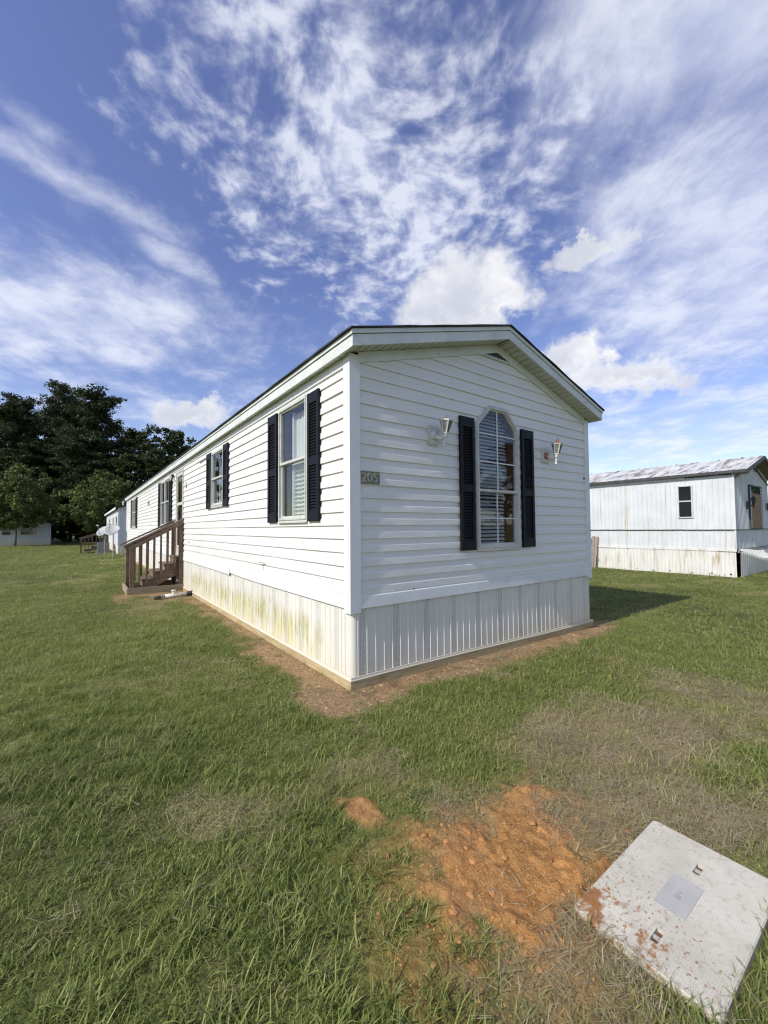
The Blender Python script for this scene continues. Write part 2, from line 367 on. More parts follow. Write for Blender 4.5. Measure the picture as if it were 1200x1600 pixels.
# ------------------------------------------------------------------ ground
HOME_W, HOME_L = 4.2155, 23.5
def gz(x, y):
    x = np.asarray(x, float); y = np.asarray(y, float)
    z = -0.055 * sstep(0, 4.2, x) - 0.26 * sstep(16, 36, y)
    return z
LID = (-.464, .266, -2.775, -2.325)
def home_dist(x, y):
    dx = np.maximum(np.maximum(-x, x - HOME_W), 0); dy = np.maximum(np.maximum(-y, y - HOME_L), 0); return np.hypot(dx, dy)
CLAY = np.array([(-.74, -1.74), (-.84, -1.90), (-.91, -2.02), (-.92, -2.15), (-.83, -2.28), (-.66, -2.36), (-.42, -2.38), (-.30, -2.34), (-.08, -2.20), (.02, -1.98), (-.06, -1.84), (-.33, -1.80), (-.61, -1.76)])
def poly_sd(P, x, y):                                     # signed distance, negative inside
    d = np.full(np.shape(x), 1e9); ins = np.zeros(np.shape(x), bool)
    for i in range(len(P)):
        a = P[i]; b = P[(i + 1) % len(P)]; e = b - a
        t = np.clip(((x - a[0]) * e[0] + (y - a[1]) * e[1]) / (e @ e), 0, 1)
        d = np.minimum(d, np.hypot(x - a[0] - t * e[0], y - a[1] - t * e[1]))
        c = ((a[1] > y) != (b[1] > y)) & (x < (b[0] - a[0]) * (y - a[1]) / (b[1] - a[1] + 1e-12) + a[0]); ins ^= c
    return np.where(ins, -d, d)
def masks(x, y):
    x = np.asarray(x, float); y = np.asarray(y, float)
    n1 = fbm(x * 2.1, y * 2.1, 3); n2 = fbm(x * 6, y * 6, 5); n3 = fbm(x * .6, y * .6, 9); n4 = fbm(x * 14, y * 14, 15, 3)
    hd = home_dist(x, y)
    wid = np.where(y > 10, .16, np.where((x < 0) & (y > .5), .24, .33)) + .14 * np.exp(-((x / .55) ** 2 + ((y + .1) / .5) ** 2)) + .10 * (x > -.05) * (y < 0) * 0
    dirt = sstep(.12, -.12, hd - wid + (n1 - .5) * .55 + (n2 - .5) * .30)
    sx = np.maximum(np.maximum(-1.35 - x, x - 0), 0); sy = np.maximum(np.maximum(6.3 - y, y - 9.2), 0)
    dirt = np.maximum(dirt, sstep(.15, -.15, np.hypot(sx, sy) - .02 + (n1 - .5) * .8))
    cs = poly_sd(CLAY, x, y)
    clay = sstep(.13, -.10, cs + (n2 - .5) * .46 + (n4 - .5) * .30)
    clay = np.maximum(clay, .42 * sstep(.34, .02, cs + (n2 - .5) * .5 + (n4 - .5) * .5))
    clay = np.maximum(clay, sstep(.03, -.03, np.hypot((x + .80) / 1.0, (y + 1.44) / 1.6) - .07 + (n2 - .5) * .12))
    clay = np.maximum(clay, .9 * sstep(.03, -.03, np.hypot(x + .87, y + 1.27) - .045 + (n2 - .5) * .12))
    ring = np.hypot((x - .75) / 1.7, (y + 2.05 - .1 * x) / .85)
    straw = .90 * sstep(1.02, .36, ring + (n1 - .5) * 1.2)
    straw = np.maximum(straw, .55 * sstep(.56, .70, fbm(x * 1.1 + 7, y * .8, 21)) * (hd < 9) * sstep(-1.5, 1.5, x + .3 * y))
    straw = np.maximum(straw, .42 * sstep(.25, -.1, np.abs(y + 1.05 + .25 * (x + 1)) + (n1 - .5) * .5 - .05) * sstep(-.2, -.6, x) * sstep(-1.9, -1.3, x))
    lidd = np.maximum(np.maximum(LID[0] - x, x - LID[1]), np.maximum(LID[2] - y, y - LID[3]))
    return dirt, clay, straw, hd, lidd, n3
def axis(lo, hi, f0, f1, fine, grow=1.055):
    a = list(np.arange(f0, f1, fine)); s = fine; v = a[-1]
    while v < hi: s *= grow; v += s; a.append(v)
    s = fine; v = a[0]
    while v > lo: s *= grow; v -= s; a.insert(0, v)
    return np.array(a)
def ground_z(x, y):
    dirt, clay, straw, hd, lidd, n3 = masks(x, y)
    z = gz(x, y) + (fbm(x * 1.4, y * 1.4, 31) - .5) * .03 * sstep(.0, .8, hd)
    rdg = 1 - np.abs(2 * fbm(x * 11, y * 11, 45, 3) - 1)
    z = z + clay * (.014 + .045 * (fbm(x * 4, y * 4, 41) - .42) + .026 * (fbm(x * 26, y * 26, 43, 4) - .5) + .010 * (rdg - .7))
    z = z + dirt * .008 * (fbm(x * 18, y * 18, 47, 3) - .5)
    z = np.where(lidd < .02, np.minimum(z, gz(x, y) - .01), z)
    return z, (dirt, clay, straw)
xs = axis(-700, 700, -1.5, .6, .012); ys = axis(-700, 900, -2.75, -1.0, .012)
GX, GY = np.meshgrid(xs, ys); gx = GX.ravel(); gy = GY.ravel()
gzv, (g_d, g_c, g_s) = ground_z(gx, gy)
nx, ny = len(xs), len(ys)
me = bpy.data.meshes.new('ground'); me.vertices.add(nx * ny); me.vertices.foreach_set('co', np.column_stack((gx, gy, gzv)).ravel())
i0 = (np.arange(ny - 1)[:, None] * nx + np.arange(nx - 1)[None, :]).ravel()
q = np.column_stack((i0, i0 + 1, i0 + nx + 1, i0 + nx)).ravel(); nf = len(i0)
me.loops.add(nf * 4); me.loops.foreach_set('vertex_index', q); me.polygons.add(nf)
me.polygons.foreach_set('loop_start', np.arange(nf) * 4); me.polygons.foreach_set('use_smooth', np.ones(nf, bool)); me.update(); me.validate()
for nm, arr in (('dirt', g_d), ('clay', g_c), ('straw', g_s)):
    at = me.attributes.new(nm, 'FLOAT', 'POINT'); at.data.foreach_set('value', arr.astype(np.float32))
def ground_mat():
    m, nt, N, L, P = shader('lawn_soil'); g = G(nt); p = g.pos()
    n1 = g.noise(p, .35, 4); n2 = g.noise(p, 3.5, 5); n3 = g.noise(p, 28, 5, .65); n4 = g.noise(p, 130, 3, .6)
    green = g.mix(g.ss(n3, .3, .7), (.045, .056, .015), (.120, .135, .036))
    green = g.mix(g.ss(n1, .40, .62), green, g.mix(g.ss(n3, .3, .7), (.085, .098, .024), (.185, .195, .055)))
    green = g.mix(g.ss(n2, .55, .75, 0, .5), green, (.22, .18, .085))
    soil = g.mix(g.ss(n3, .3, .7), (.22, .13, .062), (.42, .275, .145)); soil = g.mix(g.ss(n4, .60, .70), soil, (.54, .42, .26)); soil = g.mix(g.ss(n2, .50, .68, 0, .7), soil, (.15, .105, .048))
    red = g.mix(g.ss(n3, .3, .7), (.28, .126, .037), (.49, .250, .083)); red = g.mix(g.ss(n4, .60, .72, 0, .7), red, (.56, .33, .13)); red = g.mix(g.ss(n2, .52, .66, 0, .6), red, (.26, .135, .062)); red = g.mix(g.ss(n1, .45, .6, 0, .40), red, (.40, .25, .11))
    thatch = g.mix(g.ss(n4, .35, .65), (.20, .155, .072), (.42, .34, .18))
    c = g.mix(g.math('MULTIPLY', g.attr('straw')[2], .85), green, thatch); c = g.mix(g.attr('dirt')[2], c, soil); c = g.mix(g.attr('clay')[2], c, red)
    g.put(P.inputs['Base Color'], c); P.inputs['Roughness'].default_value = .95; P.inputs['Specular IOR Level'].default_value = .15
    h = g.math('ADD', g.math('MULTIPLY', n3, .7), g.math('MULTIPLY', n4, .3)); g.put(P.inputs['Normal'], g.bump(h, .02)); return m
me.materials.append(ground_mat())
ground = link('ground', me); tag(ground, 'mown lawn with bare soil along the home and straw patches', 'ground', kind='structure')

# ------------------------------------------------------------------ the white mobile home
FRONT = lambda s, z, o: (s, -o, z)
SIDE = lambda s, z, o: (-o, s, z)
home = thing('mobile_home', 'long white lap-sided mobile home with black shutters and a gable end', 'mobile home')
SLOPE = .295
def soffit_z(x, base=3.0745): return base + SLOPE * min(x, HOME_W - x)
PROF = [(.007, .0020), (.0, .0040), (.0, .0160), (.058, .0140), (.073, .0050), (.135, .0035)]
PROF_S = [(.007, .0015), (.0, .0035), (.0, .0190), (.058, .0165), (.073, .0050), (.135, .0025)]
STEP = .127
def hole_at(poly, z):
    zs = [p[1] for p in poly]; z = min(max(z, min(zs) + 1e-6), max(zs) - 1e-6); xs_ = []
    for i in range(len(poly)):
        a, b = poly[i], poly[(i + 1) % len(poly)]
        if (a[1] - z) * (b[1] - z) < 0 or (a[1] == z) != (b[1] == z):
            t = (z - a[1]) / (b[1] - a[1]); xs_.append(a[0] + t * (b[0] - a[0]))
    return (min(xs_), max(xs_))
def islands(mb):
    par = {}
    def find(a):
        while par.setdefault(a, a) != a: par[a] = par[par[a]]; a = par[a]
        return a
    key = lambda v: (round(v[0], 3), round(v[1], 2), round(v[2], 3))
    for f in mb.f:
        ks = [key(mb.v[i]) for i in f]
        for q_ in ks[1:]: par[find(q_)] = find(ks[0])
    out = {}
    for f in mb.f:
        m = out.setdefault(find(key(mb.v[f[0]])), MB()); m.quad(*[mb.v[i] for i in f])
    return list(out.values())
def course(P, zb, xa, xb, xl, xr, holes, prof, dout=0.0, colw=.35, wob=.0016):
    mb = MB()
    for (d0, o0), (d1, o1) in zip(prof, prof[1:]):
        z0, z1 = zb + d0, zb + d1
        cuts = [z0, z1]
        if z1 > z0 + 1e-6:
            for h in holes:
                for pz in {p[1] for p in h}:
                    if z0 + 1e-4 < pz < z1 - 1e-4: cuts.append(pz)
        cuts = sorted(cuts) if z1 >= z0 else cuts
        for za, zc in zip(cuts, cuts[1:]):
            oa = o0 if abs(z1 - z0) < 1e-6 else o0 + (o1 - o0) * (za - z0) / (z1 - z0)
            oc = o1 if abs(z1 - z0) < 1e-6 else o0 + (o1 - o0) * (zc - z0) / (z1 - z0)
            zm = (za + zc) / 2
            act = sorted([h for h in holes if min(p[1] for p in h) < zm < max(p[1] for p in h)], key=lambda h: h[0][0])
            bounds = []
            lo = lambda z: max(xa, xl(z))
            for h in act:
                bounds.append((lo, (lambda z, h=h: hole_at(h, z)[0]))); lo = (lambda z, h=h: hole_at(h, z)[1])
            bounds.append((lo, lambda z: min(xb, xr(z))))
            for l, r in bounds:
                la, ra, lc, rc = max(l(za), xa), min(r(za), xb), max(l(zc), xa), min(r(zc), xb)
                if ra - la < 1e-3 and rc - lc < 1e-3: continue
                ra = max(ra, la); rc = max(rc, lc)
                n = max(1, int((rc - lc) / colw))
                for i in range(n):
                    t0, t1 = i / n, (i + 1) / n
                    pts = [(la + (ra - la) * t0, za, oa), (la + (ra - la) * t1, za, oa), (lc + (rc - lc) * t1, zc, oc), (lc + (rc - lc) * t0, zc, oc)]
                    mb.quad(*[P(s, z, o + dout + wob * (float(vnoise(s * 1.7, zb * 9.1, 77)) - .5) * 2) for s, z, o in pts])
    return islands(mb)

# openings: (polygon) per wall
WIN_F = [(1.682, 1.188), (2.493, 1.188), (2.493, 2.672), (2.257, 2.910), (1.924, 2.910), (1.682, 2.672)]
WINS = [dict(y=(.85, 1.655), z=(1.53, 2.92), rail=2.225, sh=((.562, .818), (1.69, 1.985)), shz=(1.525, 2.895), blind='curtain'),
        dict(y=(4.125, 4.96), z=(1.86, 2.885), rail=2.372, sh=((3.84, 4.118), (4.968, 5.29)), shz=(1.838, 2.90), blind='half'),
        dict(y=(9.64, 11.17), z=(1.545, 2.905), rail=2.25, sh=((9.22, 9.62), (11.19, 11.60)), shz=(1.53, 2.91), blind='open', double=10.40),
        dict(y=(18.45, 20.30), z=(1.545, 2.905), rail=2.25, sh=((17.98, 18.42), (20.33, 20.78)), shz=(1.53, 2.91), blind='open', double=19.35)]
DOOR = dict(y=(7.66, 8.60), z=(.80, 2.935))
holes_f = [inset(WIN_F, .022)]
holes_s = [rect(w['y'][0] + .02, w['y'][1] - .02, w['z'][0] + .02, w['z'][1] - .02) for w in WINS] + [rect(DOOR['y'][0] + .02, DOOR['y'][1] - .02, DOOR['z'][0] - .2, DOOR['z'][1] - .02)]
inf = lambda z: -1e9
sup = lambda z: 1e9
# gable end courses
GZ0, k = .842, 0
seams_f = {0: (.50,), 1: (1.52,), 2: (1.52,), 17: (.56,), 18: (2.6,), 9: (3.1,), 10: (3.1,)}
while GZ0 + k * STEP < 3.62:
    zb = GZ0 + k * STEP
    e = lambda z: (z - 3.0345) / SLOPE
    xl = lambda z: max(.04, e(z)); xr = lambda z: min(HOME_W - .04, HOME_W - e(z))
    br = [.04] + list(seams_f.get(k, ())) + [HOME_W - .04]
    for i, (a, b) in enumerate(zip(br, br[1:])):
        top = min(zb + .135, 3.655); prof = [p for p in PROF if zb + p[0] < 3.655]
        if len(prof) > 1:
            mb = course(FRONT, zb, a - (.02 if i else 0), b, xl, xr, holes_f, prof, .0012 * (i % 2), .3)
            for q_ in mb: q_.build('siding_board', M_['vinyl'], home)
    k += 1
# long side courses
k = 0; LEN_P = 3.66
while GZ0 + k * STEP < 3.03:
    zb = GZ0 + k * STEP
    off = ((k // 2) * 1.37) % LEN_P
    br = [.04] + [v for v in np.arange(off + .9, HOME_L, LEN_P) if .4 < v < HOME_L - .4] + [HOME_L - .04]
    for i, (a, b) in enumerate(zip(br, br[1:])):
        mb = course(SIDE, zb, a - (.03 if i else 0), b, inf, sup, holes_s, [p for p in PROF_S if zb + p[0] < 3.06], .0013 * (i % 2), .5, .0022)
        for q_ in mb: q_.build('siding_board', M_['vinyl'], home)
    k += 1
# belt course over the skirting
def belt(P, a, b, dz=0.0, sag=None):
    mb = MB(); n = max(1, int((b - a) / .25)); prof = [(.842, .004), (.842, .016), (.824, .016), (.818, .021), (.800, .022), (.714, .026), (.708, .020)]
    for i in range(n):
        s0, s1 = a + (b - a) * i / n, a + (b - a) * (i + 1) / n
        f = sag or (lambda s: (0, 0))
        for (z0, o0), (z1, o1) in zip(prof, prof[1:]):
            (u0, w0), (u1, w1) = f(s0), f(s1)
            k0 = 1 if z0 < .83 else 0; k1 = 1 if z1 < .83 else 0
            mb.quad(P(s0, z0 + dz + u0 * k0, o0 + w0 * k0), P(s1, z0 + dz + u1 * k0, o0 + w1 * k0), P(s1, z1 + dz + u1 * k1, o1 + w1 * k1), P(s0, z1 + dz + u0 * k1, o1 + w0 * k1))
    mb.build('belt_trim', M_['trim'], home)
belt(FRONT, .04, .74); belt(FRONT, .72, HOME_W - .04, .0015)
belt(SIDE, .04, 2.62); belt(SIDE, 2.60, 3.70, .002, lambda s: (.028 * ((s - 2.6) / 1.1) ** 2, .010 * (s - 2.6)))
belt(SIDE, 3.72, 7.6, .0, lambda s: (-.012 * math.exp(-(s - 3.7) * 1.5), .012 * math.exp(-(s - 3.7)))); belt(SIDE, 8.65, 15.0); belt(SIDE, 14.98, HOME_L - .04, .002)
# corner posts
for (cx_, cy_, sx, sy) in ((0, 0, 1, 1), (HOME_W, 0, -1, 1), (0, HOME_L, 1, -1)):
    mb = MB(); t = .026; w = .088
    x0, x1 = sorted((cx_ - sx * t, cx_ + sx * w)); y0, y1 = sorted((cy_ - sy * t, cy_ - sy * .002 + sy * .006))
    mb.box(x0, x1, y0, y1, .675, soffit_z(0) - .012 if cy_ == 0 else 3.05)
    x0, x1 = sorted((cx_ - sx * t, cx_ + sx * .004)); y0, y1 = sorted((cy_ + sy * .0065, cy_ + sy * w))
    mb.box(x0, x1, y0, y1, .675, 3.058)
    mb.build('corner_post', M_['trim'], home)
# rake boards on the wall, frieze on the long side
for sg in (0, 1):
    mb = MB(); f = (lambda s, z, o: FRONT(s, z, o)) if sg == 0 else (lambda s, z, o: FRONT(HOME_W - s, z, o))
    a, b = .075, HOME_W / 2 - .0015
    mb.prism([(a, soffit_z(a) - .105), (b, soffit_z(b) - .105), (b, soffit_z(b) - .003), (a, soffit_z(a) - .003)], .0, .027, f)
    mb.build('rake_board', M_['fascia'], home)
mb = MB(); mb.box(-.024, .0, .09, HOME_L - .09, 2.965, 3.062); mb.build('frieze_board', M_['trim'], home)
# gable vent
mb = MB(); cx0 = HOME_W / 2
mb.prism([(cx0 - .36, 3.507), (cx0 + .33, 3.507), (cx0, 3.62)], .017, .0205, FRONT); mb.mi = 1
for i in range(22):
    x = cx0 - .31 + i * .028; mb.box(x, x + .014, -.0255, -.0208, 3.509, 3.527)
mb.box(cx0 - .36, cx0 + .34, -.0265, -.0165, 3.499, 3.508)
mb.build('gable_vent', [M_['dark'], M_['trim']], home)
# rake soffit strips and eave soffit
OV, EV = .205, .10
for sg in (0, 1):
    mp = (lambda x: x) if sg == 0 else (lambda x: HOME_W - x)
    x = -EV + .02
    while x < HOME_W / 2 - .004:
        x2 = min(x + .098, HOME_W / 2 - .002); mb = MB(); xa, xb = x, x2 - .013
        za, zb_ = 3.0745 + SLOPE * xa, 3.0745 + SLOPE * xb
        mb.box8([(mp(xa), -OV + .02, za), (mp(xb), -OV + .02, zb_), (mp(xb), -.002, zb_), (mp(xa), -.002, za), (mp(xa), -OV + .02, za + .01), (mp(xb), -OV + .02, zb_ + .01), (mp(xb), -.002, zb_ + .01), (mp(xa), -.002, za + .01)])
        mb.build('soffit_strip', M_['soffit'], home); x += .098
    # dark backing above the joints
mb = MB(); y = .0
while y < HOME_L:
    mb.box8([(-EV + .018, y, 3.046), (-.002, y, 3.064), (-.002, y + .092, 3.064), (-EV + .018, y + .092, 3.046), (-EV + .018, y, 3.056), (-.002, y, 3.074), (-.002, y + .092, 3.074), (-EV + .018, y + .092, 3.056)]); y += .1
mb.build('eave_soffit', M_['soffit'], home)
# fascia: lower board and upper drip band
for (z0, z1, o, nm) in ((0.0, .100, 0.0, 'fascia_board'), (.106, .150, .012, 'drip_band')):
    for sg in (0, 1):
        mp = (lambda x: x) if sg == 0 else (lambda x: HOME_W - x)
        a, b = -EV - .002 - o, HOME_W / 2 - (.0015 if sg else 0)
        b0 = 3.045
        f = lambda x: b0 + SLOPE * (x + EV)
        mb = MB(); mb.box8([(mp(a), -OV - o, f(a) + z0), (mp(b), -OV - o, f(b) + z0), (mp(b), -OV + .02, f(b) + z0), (mp(a), -OV + .02, f(a) + z0), (mp(a), -OV - o, f(a) + z1), (mp(b), -OV - o, f(b) + z1), (mp(b), -OV + .02, f(b) + z1), (mp(a), -OV + .02, f(a) + z1)])
        mb.build(nm, M_['fascia'], home)
    for x in (-EV, HOME_W + EV):
        sgn = -1 if x < 0 else 1
        mb = MB(); x0, x1 = sorted((x + sgn * (o + .001), x - sgn * .018)); 
        n = 24
        for i in range(n):
            ya = -OV + .0205 + (HOME_L + .1 + OV) * i / n; yb = -OV + .0205 + (HOME_L + .1 + OV) * (i + 1) / n
            w = [.004 * (random.random() - .5) for _ in range(2)]
            mb.box(x0, x1, ya, yb - (.0015 if i % 4 == 0 else 0), 3.042 + z0, 3.042 + z1 - .004)
        mb.build(nm, M_['fascia'], home)
# roof deck and shingles
for sg in (0, 1):
    mp = (lambda x: x) if sg == 0 else (lambda x: HOME_W - x)
    mb = MB(); a, b = -EV - .03, HOME_W / 2; f = lambda x: 3.045 + .152 + SLOPE * (x + EV)
    na = 14; ny_ = 60
    def edge(i, j):                                       # ragged dark edge
        return .006 * (float(vnoise(i * 1.9 + 40 * sg, j * 1.7, 3)) - .3)
    P3 = {}
    for i in range(na + 1):
        for j in range(ny_ + 1):
            x = a + (b - a) * i / na; y = -OV - .025 + (HOME_L + .2 + OV) * (j / ny_) ** 1.6
            dz = edge(i, j) if i < na else 0
            P3[i, j] = (mp(x - (.008 * random.random() if i == 0 else 0)), y - (.008 * random.random() if j == 0 else 0), f(x) + .014 + dz)
    for i in range(na):
        for j in range(ny_): mb.quad(P3[i, j], P3[i + 1, j], P3[i + 1, j + 1], P3[i, j + 1])
    for i in range(na): mb.quad(P3[i, 0], P3[i + 1, 0], (P3[i + 1, 0][0], P3[i + 1, 0][1], f(a + (b - a) * (i + 1) / na) - .003), (P3[i, 0][0], P3[i, 0][1], f(a + (b - a) * i / na) - .003))
    for j in range(ny_): mb.quad(P3[0, j], P3[0, j + 1], (P3[0, j + 1][0], P3[0, j + 1][1], f(a) - .004), (P3[0, j][0], P3[0, j][1], f(a) - .004))
    mb.quad((mp(a + .004), -OV - .02, f(a) - .003), (mp(b), -OV - .02, f(b) - .003), (mp(b), HOME_L + .1, f(b) - .003), (mp(a + .004), HOME_L + .1, f(a) - .003))
    mb.build('roof', M_['shingle'], home)
# the faces the photo does not see, and the rooms behind the windows
mb = MB(); mb.quad((HOME_W, .01, -.2), (HOME_W, HOME_L, -.4), (HOME_W, HOME_L, 3.07), (HOME_W, .01, 3.07)); mb.build('rear_wall', M_['vinyl'], home)
mb = MB(); mb.quad((.01, HOME_L, -.4), (HOME_W, HOME_L, -.4), (HOME_W, HOME_L, 3.07), (HOME_W / 2, HOME_L, 3.68), (.01, HOME_L, 3.07)); mb.build('end_wall', M_['vinyl'], home)
mb = MB(); mb.quad((.02, .02, .80), (HOME_W - .02, .02, .80), (HOME_W - .02, HOME_L - .02, .80), (.02, HOME_L - .02, .80)); mb.build('room_floor', M_['inside'], home)
mb = MB(); mb.quad((.02, .02, 3.04), (HOME_W - .02, .02, 3.04), (HOME_W - .02, HOME_L - .02, 3.04), (.02, HOME_L - .02, 3.04)); mb.build('room_ceiling', M_['blind_white'], home)
mb = MB()
for y in (3.4, 7.2, 13.5): mb.box(.03, HOME_W - .03, y, y + .08, .805, 3.035)
mb.box(HOME_W - .1, HOME_W - .02, .03, HOME_L - .03, .806, 3.034); mb.build('room_partition', M_['inside'], home)

# windows
def slat_blind(parent, P, s0, s1, z0, z1, o, mat_, pitch=.045, tilt=.022):
    mb = MB(); z = z0
    while z < z1:
        j = random.uniform(-.002, .002)
        mb.box8([P(s0, z + j, o - .012), P(s1, z + j, o - .012), P(s1, z + j + .0015, o - .012), P(s0, z + j + .0015, o - .012), P(s0, z - tilt + j, o + .012), P(s1, z - tilt + j, o + .012), P(s1, z - tilt + j + .0015, o + .012), P(s0, z - tilt + j + .0015, o + .012)]); z += pitch
    mb.box8([P(s0, z1, o - .015), P(s1, z1, o - .015), P(s1, z1 + .03, o - .015), P(s0, z1 + .03, o - .015), P(s0, z1, o + .015), P(s1, z1, o + .015), P(s1, z1 + .03, o + .015), P(s0, z1 + .03, o + .015)])
    return mb.build('blind', mat_, parent)
def make_window(P, poly, rail, blind, muntins=None, double=None):
    mb = MB(); i1 = inset(poly, .020); i2 = inset(poly, .042)
    mb.ring(poly, i1, -.03, .030, P); mb.ring(i1, i2, -.03, .040, P)
    s0, s1 = min(p[0] for p in poly), max(p[0] for p in poly); z0, z1 = min(p[1] for p in poly), max(p[1] for p in poly)
    b = lambda m, a, b_, c, d, o0, o1: m.box8([P(a, c, o0), P(b_, c, o0), P(b_, d, o0), P(a, d, o0), P(a, c, o1), P(b_, c, o1), P(b_, d, o1), P(a, d, o1)])
    b(mb, s0 + .001, s1 - .001, z0 - .016, z0 - .0005, .0, .046)          # sill lip
    w = mb.build('window', M_['frame'], home)
    # reveal into the room
    rv = MB(); ii = inset(poly, .030); rv.ring(inset(poly, .012), ii, -.16, -.031, P); rv.build('reveal', M_['inside_wood'], w)
    lights = [(s0 + .042, s1 - .042)] if not double else [(s0 + .042, double - .03), (double + .03, s1 - .042)]
    if double:
        m = MB(); b(m, double - .03, double + .03, z0 + .042, z1 - .042, -.028, .036); m.build('mullion', M_['frame'], w)
    for (a, c) in lights:
        # upper light
        if len(poly) > 4: up_poly = [(a, rail), (c, rail)] + [p for p in i2 if p[1] > rail]
        else: up_poly = rect(a, c, rail, z1 - .042)
        m = MB(); m.ring(up_poly, inset(up_poly, .018), -.012, .022, P); m.build('sash', M_['frame'], w)
        m = MB(); m.prism(inset(up_poly, .0175), .000, .004, P); m.build('pane', M_['glass'], w)
        lo = rect(a, c, z0 + .042, rail + .016)
        m = MB(); m.ring(lo, inset(lo, .026), -.028, .008, P); m.build('sash', M_['frame'], w)
        m = MB(); m.prism(inset(lo, .0255), -.014, -.010, P); m.build('pane', M_['glass'], w)
        m = MB(); b(m, a + .001, c - .001, rail - .004, rail + .026, .0085, .030); m.build('meeting_rail', M_['frame'], w)
    if muntins:
        xm, zu, zl = muntins
        def run(z):
            h = hole_at(inset(poly, .056), z); return h
        for z in zu:
            h = run(z); m = MB(); b(m, h[0], h[1], z - .007, z + .007, .0045, .012); m.build('muntin', M_['muntin'], w)
        m = MB(); b(m, xm - .007, xm + .007, rail + .03, z1 - .058, .0045, .0135); m.build('muntin', M_['muntin'], w)
        for z in zl:
            m = MB(); b(m, s0 + .066, s1 - .066, z - .007, z + .007, -.0095, -.002); m.build('muntin', M_['muntin'], w)
        m = MB(); b(m, xm - .007, xm + .007, z0 + .066, rail - .008, -.0095, -.0005); m.build('muntin', M_['muntin'], w)
    a, c = s0 + .05, s1 - .05
    if blind == 'front':
        slat_blind(w, P, a, c - .06, 2.10, z1 - .05, -.10, M_['blind'], .043, .030)
        slat_blind(w, P, a + .01, c - .11, 1.27, 2.06, -.10, M_['blind'], .046, .026)
        m = MB(); b(m, a, c - .1, 1.93, 2.13, -.135, -.13); m.build('blind_valance', M_['blind'], w)
        m = MB(); b(m, c - .075, c + .03, z0, z1 - .3, -.24, -.17); m.build('curtain', M_['inside_wood'], w)
    elif blind == 'curtain':
        m = MB(); n = 60; zt, zb_ = z1 - .08, z0 + .0
        cc = a + (c - a) * .72
        for i in range(n):
            t0, t1 = i / n, (i + 1) / n
            f = lambda t: -.10 + .008 * math.sin(t * 60) + .004 * math.sin(t * 23)
            m.quad(P(a + (cc - a) * t0, zb_, f(t0)), P(a + (cc - a) * t1, zb_, f(t1)), P(a + (cc - a) * t1, zt, f(t1)), P(a + (cc - a) * t0, zt, f(t0)))
        m.weld().build('curtain', M_['sheer'], w, True)
        m = MB(); b(m, cc + .002, cc + .03, z0 + .05, z1 - .06, -.12, -.06); m.build('jamb_post', M_['muntin'], w)
        slat_blind(w, P, a, cc, z0 + .05, rail - .02, -.075, M_['blind_white'], .05, .010)
    elif blind == 'half':
        m = MB(); b(m, a + .02, a + (c - a) * .45, z0 + .05, z1 - .05, -.12, -.11); m.build('curtain', M_['sheer'], w)
        m = MB(); b(m, a + (c - a) * .8, a + (c - a) * .86, z0 + .05, z1 - .05, -.12, -.08); m.build('jamb_post', M_['muntin'], w)
    return w
make_window(FRONT, WIN_F, 1.872, 'front', (2.088, (2.561, 2.225), (1.554,)))
for wd in WINS:
    make_window(SIDE, rect(*wd['y'], *wd['z']), wd['rail'], wd['blind'], double=wd.get('double'))
# shutters
def shutter(P, s0, s1, z0, z1, o=.017):
    b = lambda m, a, b_, c, d, o0, o1: m.box8([P(a, c, o0), P(b_, c, o0), P(b_, d, o0), P(a, d, o0), P(a, c, o1), P(b_, c, o1), P(b_, d, o1), P(a, d, o1)])
    m = MB(); st = (s1 - s0) * .17; zm = z0 + (z1 - z0) * .46
    b(m, s0, s0 + st, z0, z1, o, o + .030); b(m, s1 - st, s1, z0, z1, o, o + .030)
    for (c, d) in ((z0, z0 + .115), (zm - .04, zm + .045), (z1 - .115, z1)): b(m, s0 + st - .0005, s1 - st + .0005, c + .001, d - .001, o + .001, o + .0285)
    b(m, s0 + st - .001, s1 - st + .001, z0 + .1, z1 - .1, o + .0015, o + .006)
    sh = m.build('shutter', M_['shutter'], home)
    m = MB()
    for c, d in ((z0 + .115, zm - .04), (zm + .045, z1 - .115)):
        n = max(3, int((d - c) / .031))
        for i in range(n):
            z = c + (d - c) * (i + .5) / n; h = (d - c) / n
            a0, a1 = s0 + st - .002, s1 - st + .002
            m.box8([P(a0, z - h * .55, o + .022), P(a1, z - h * .55, o + .022), P(a1, z - h * .38, o + .025), P(a0, z - h * .38, o + .025), P(a0, z + h * .30, o + .007), P(a1, z + h * .30, o + .007), P(a1, z + h * .45, o + .010), P(a0, z + h * .45, o + .010)])
    m.build('louvre', M_['shutter'], sh)
shutter(FRONT, 1.408, 1.642, 1.189, 2.702); shutter(FRONT, 2.536, 2.786, 1.189, 2.702)
for wd in WINS:
    for s in wd['sh']: shutter(SIDE, *s, *wd['shz'])
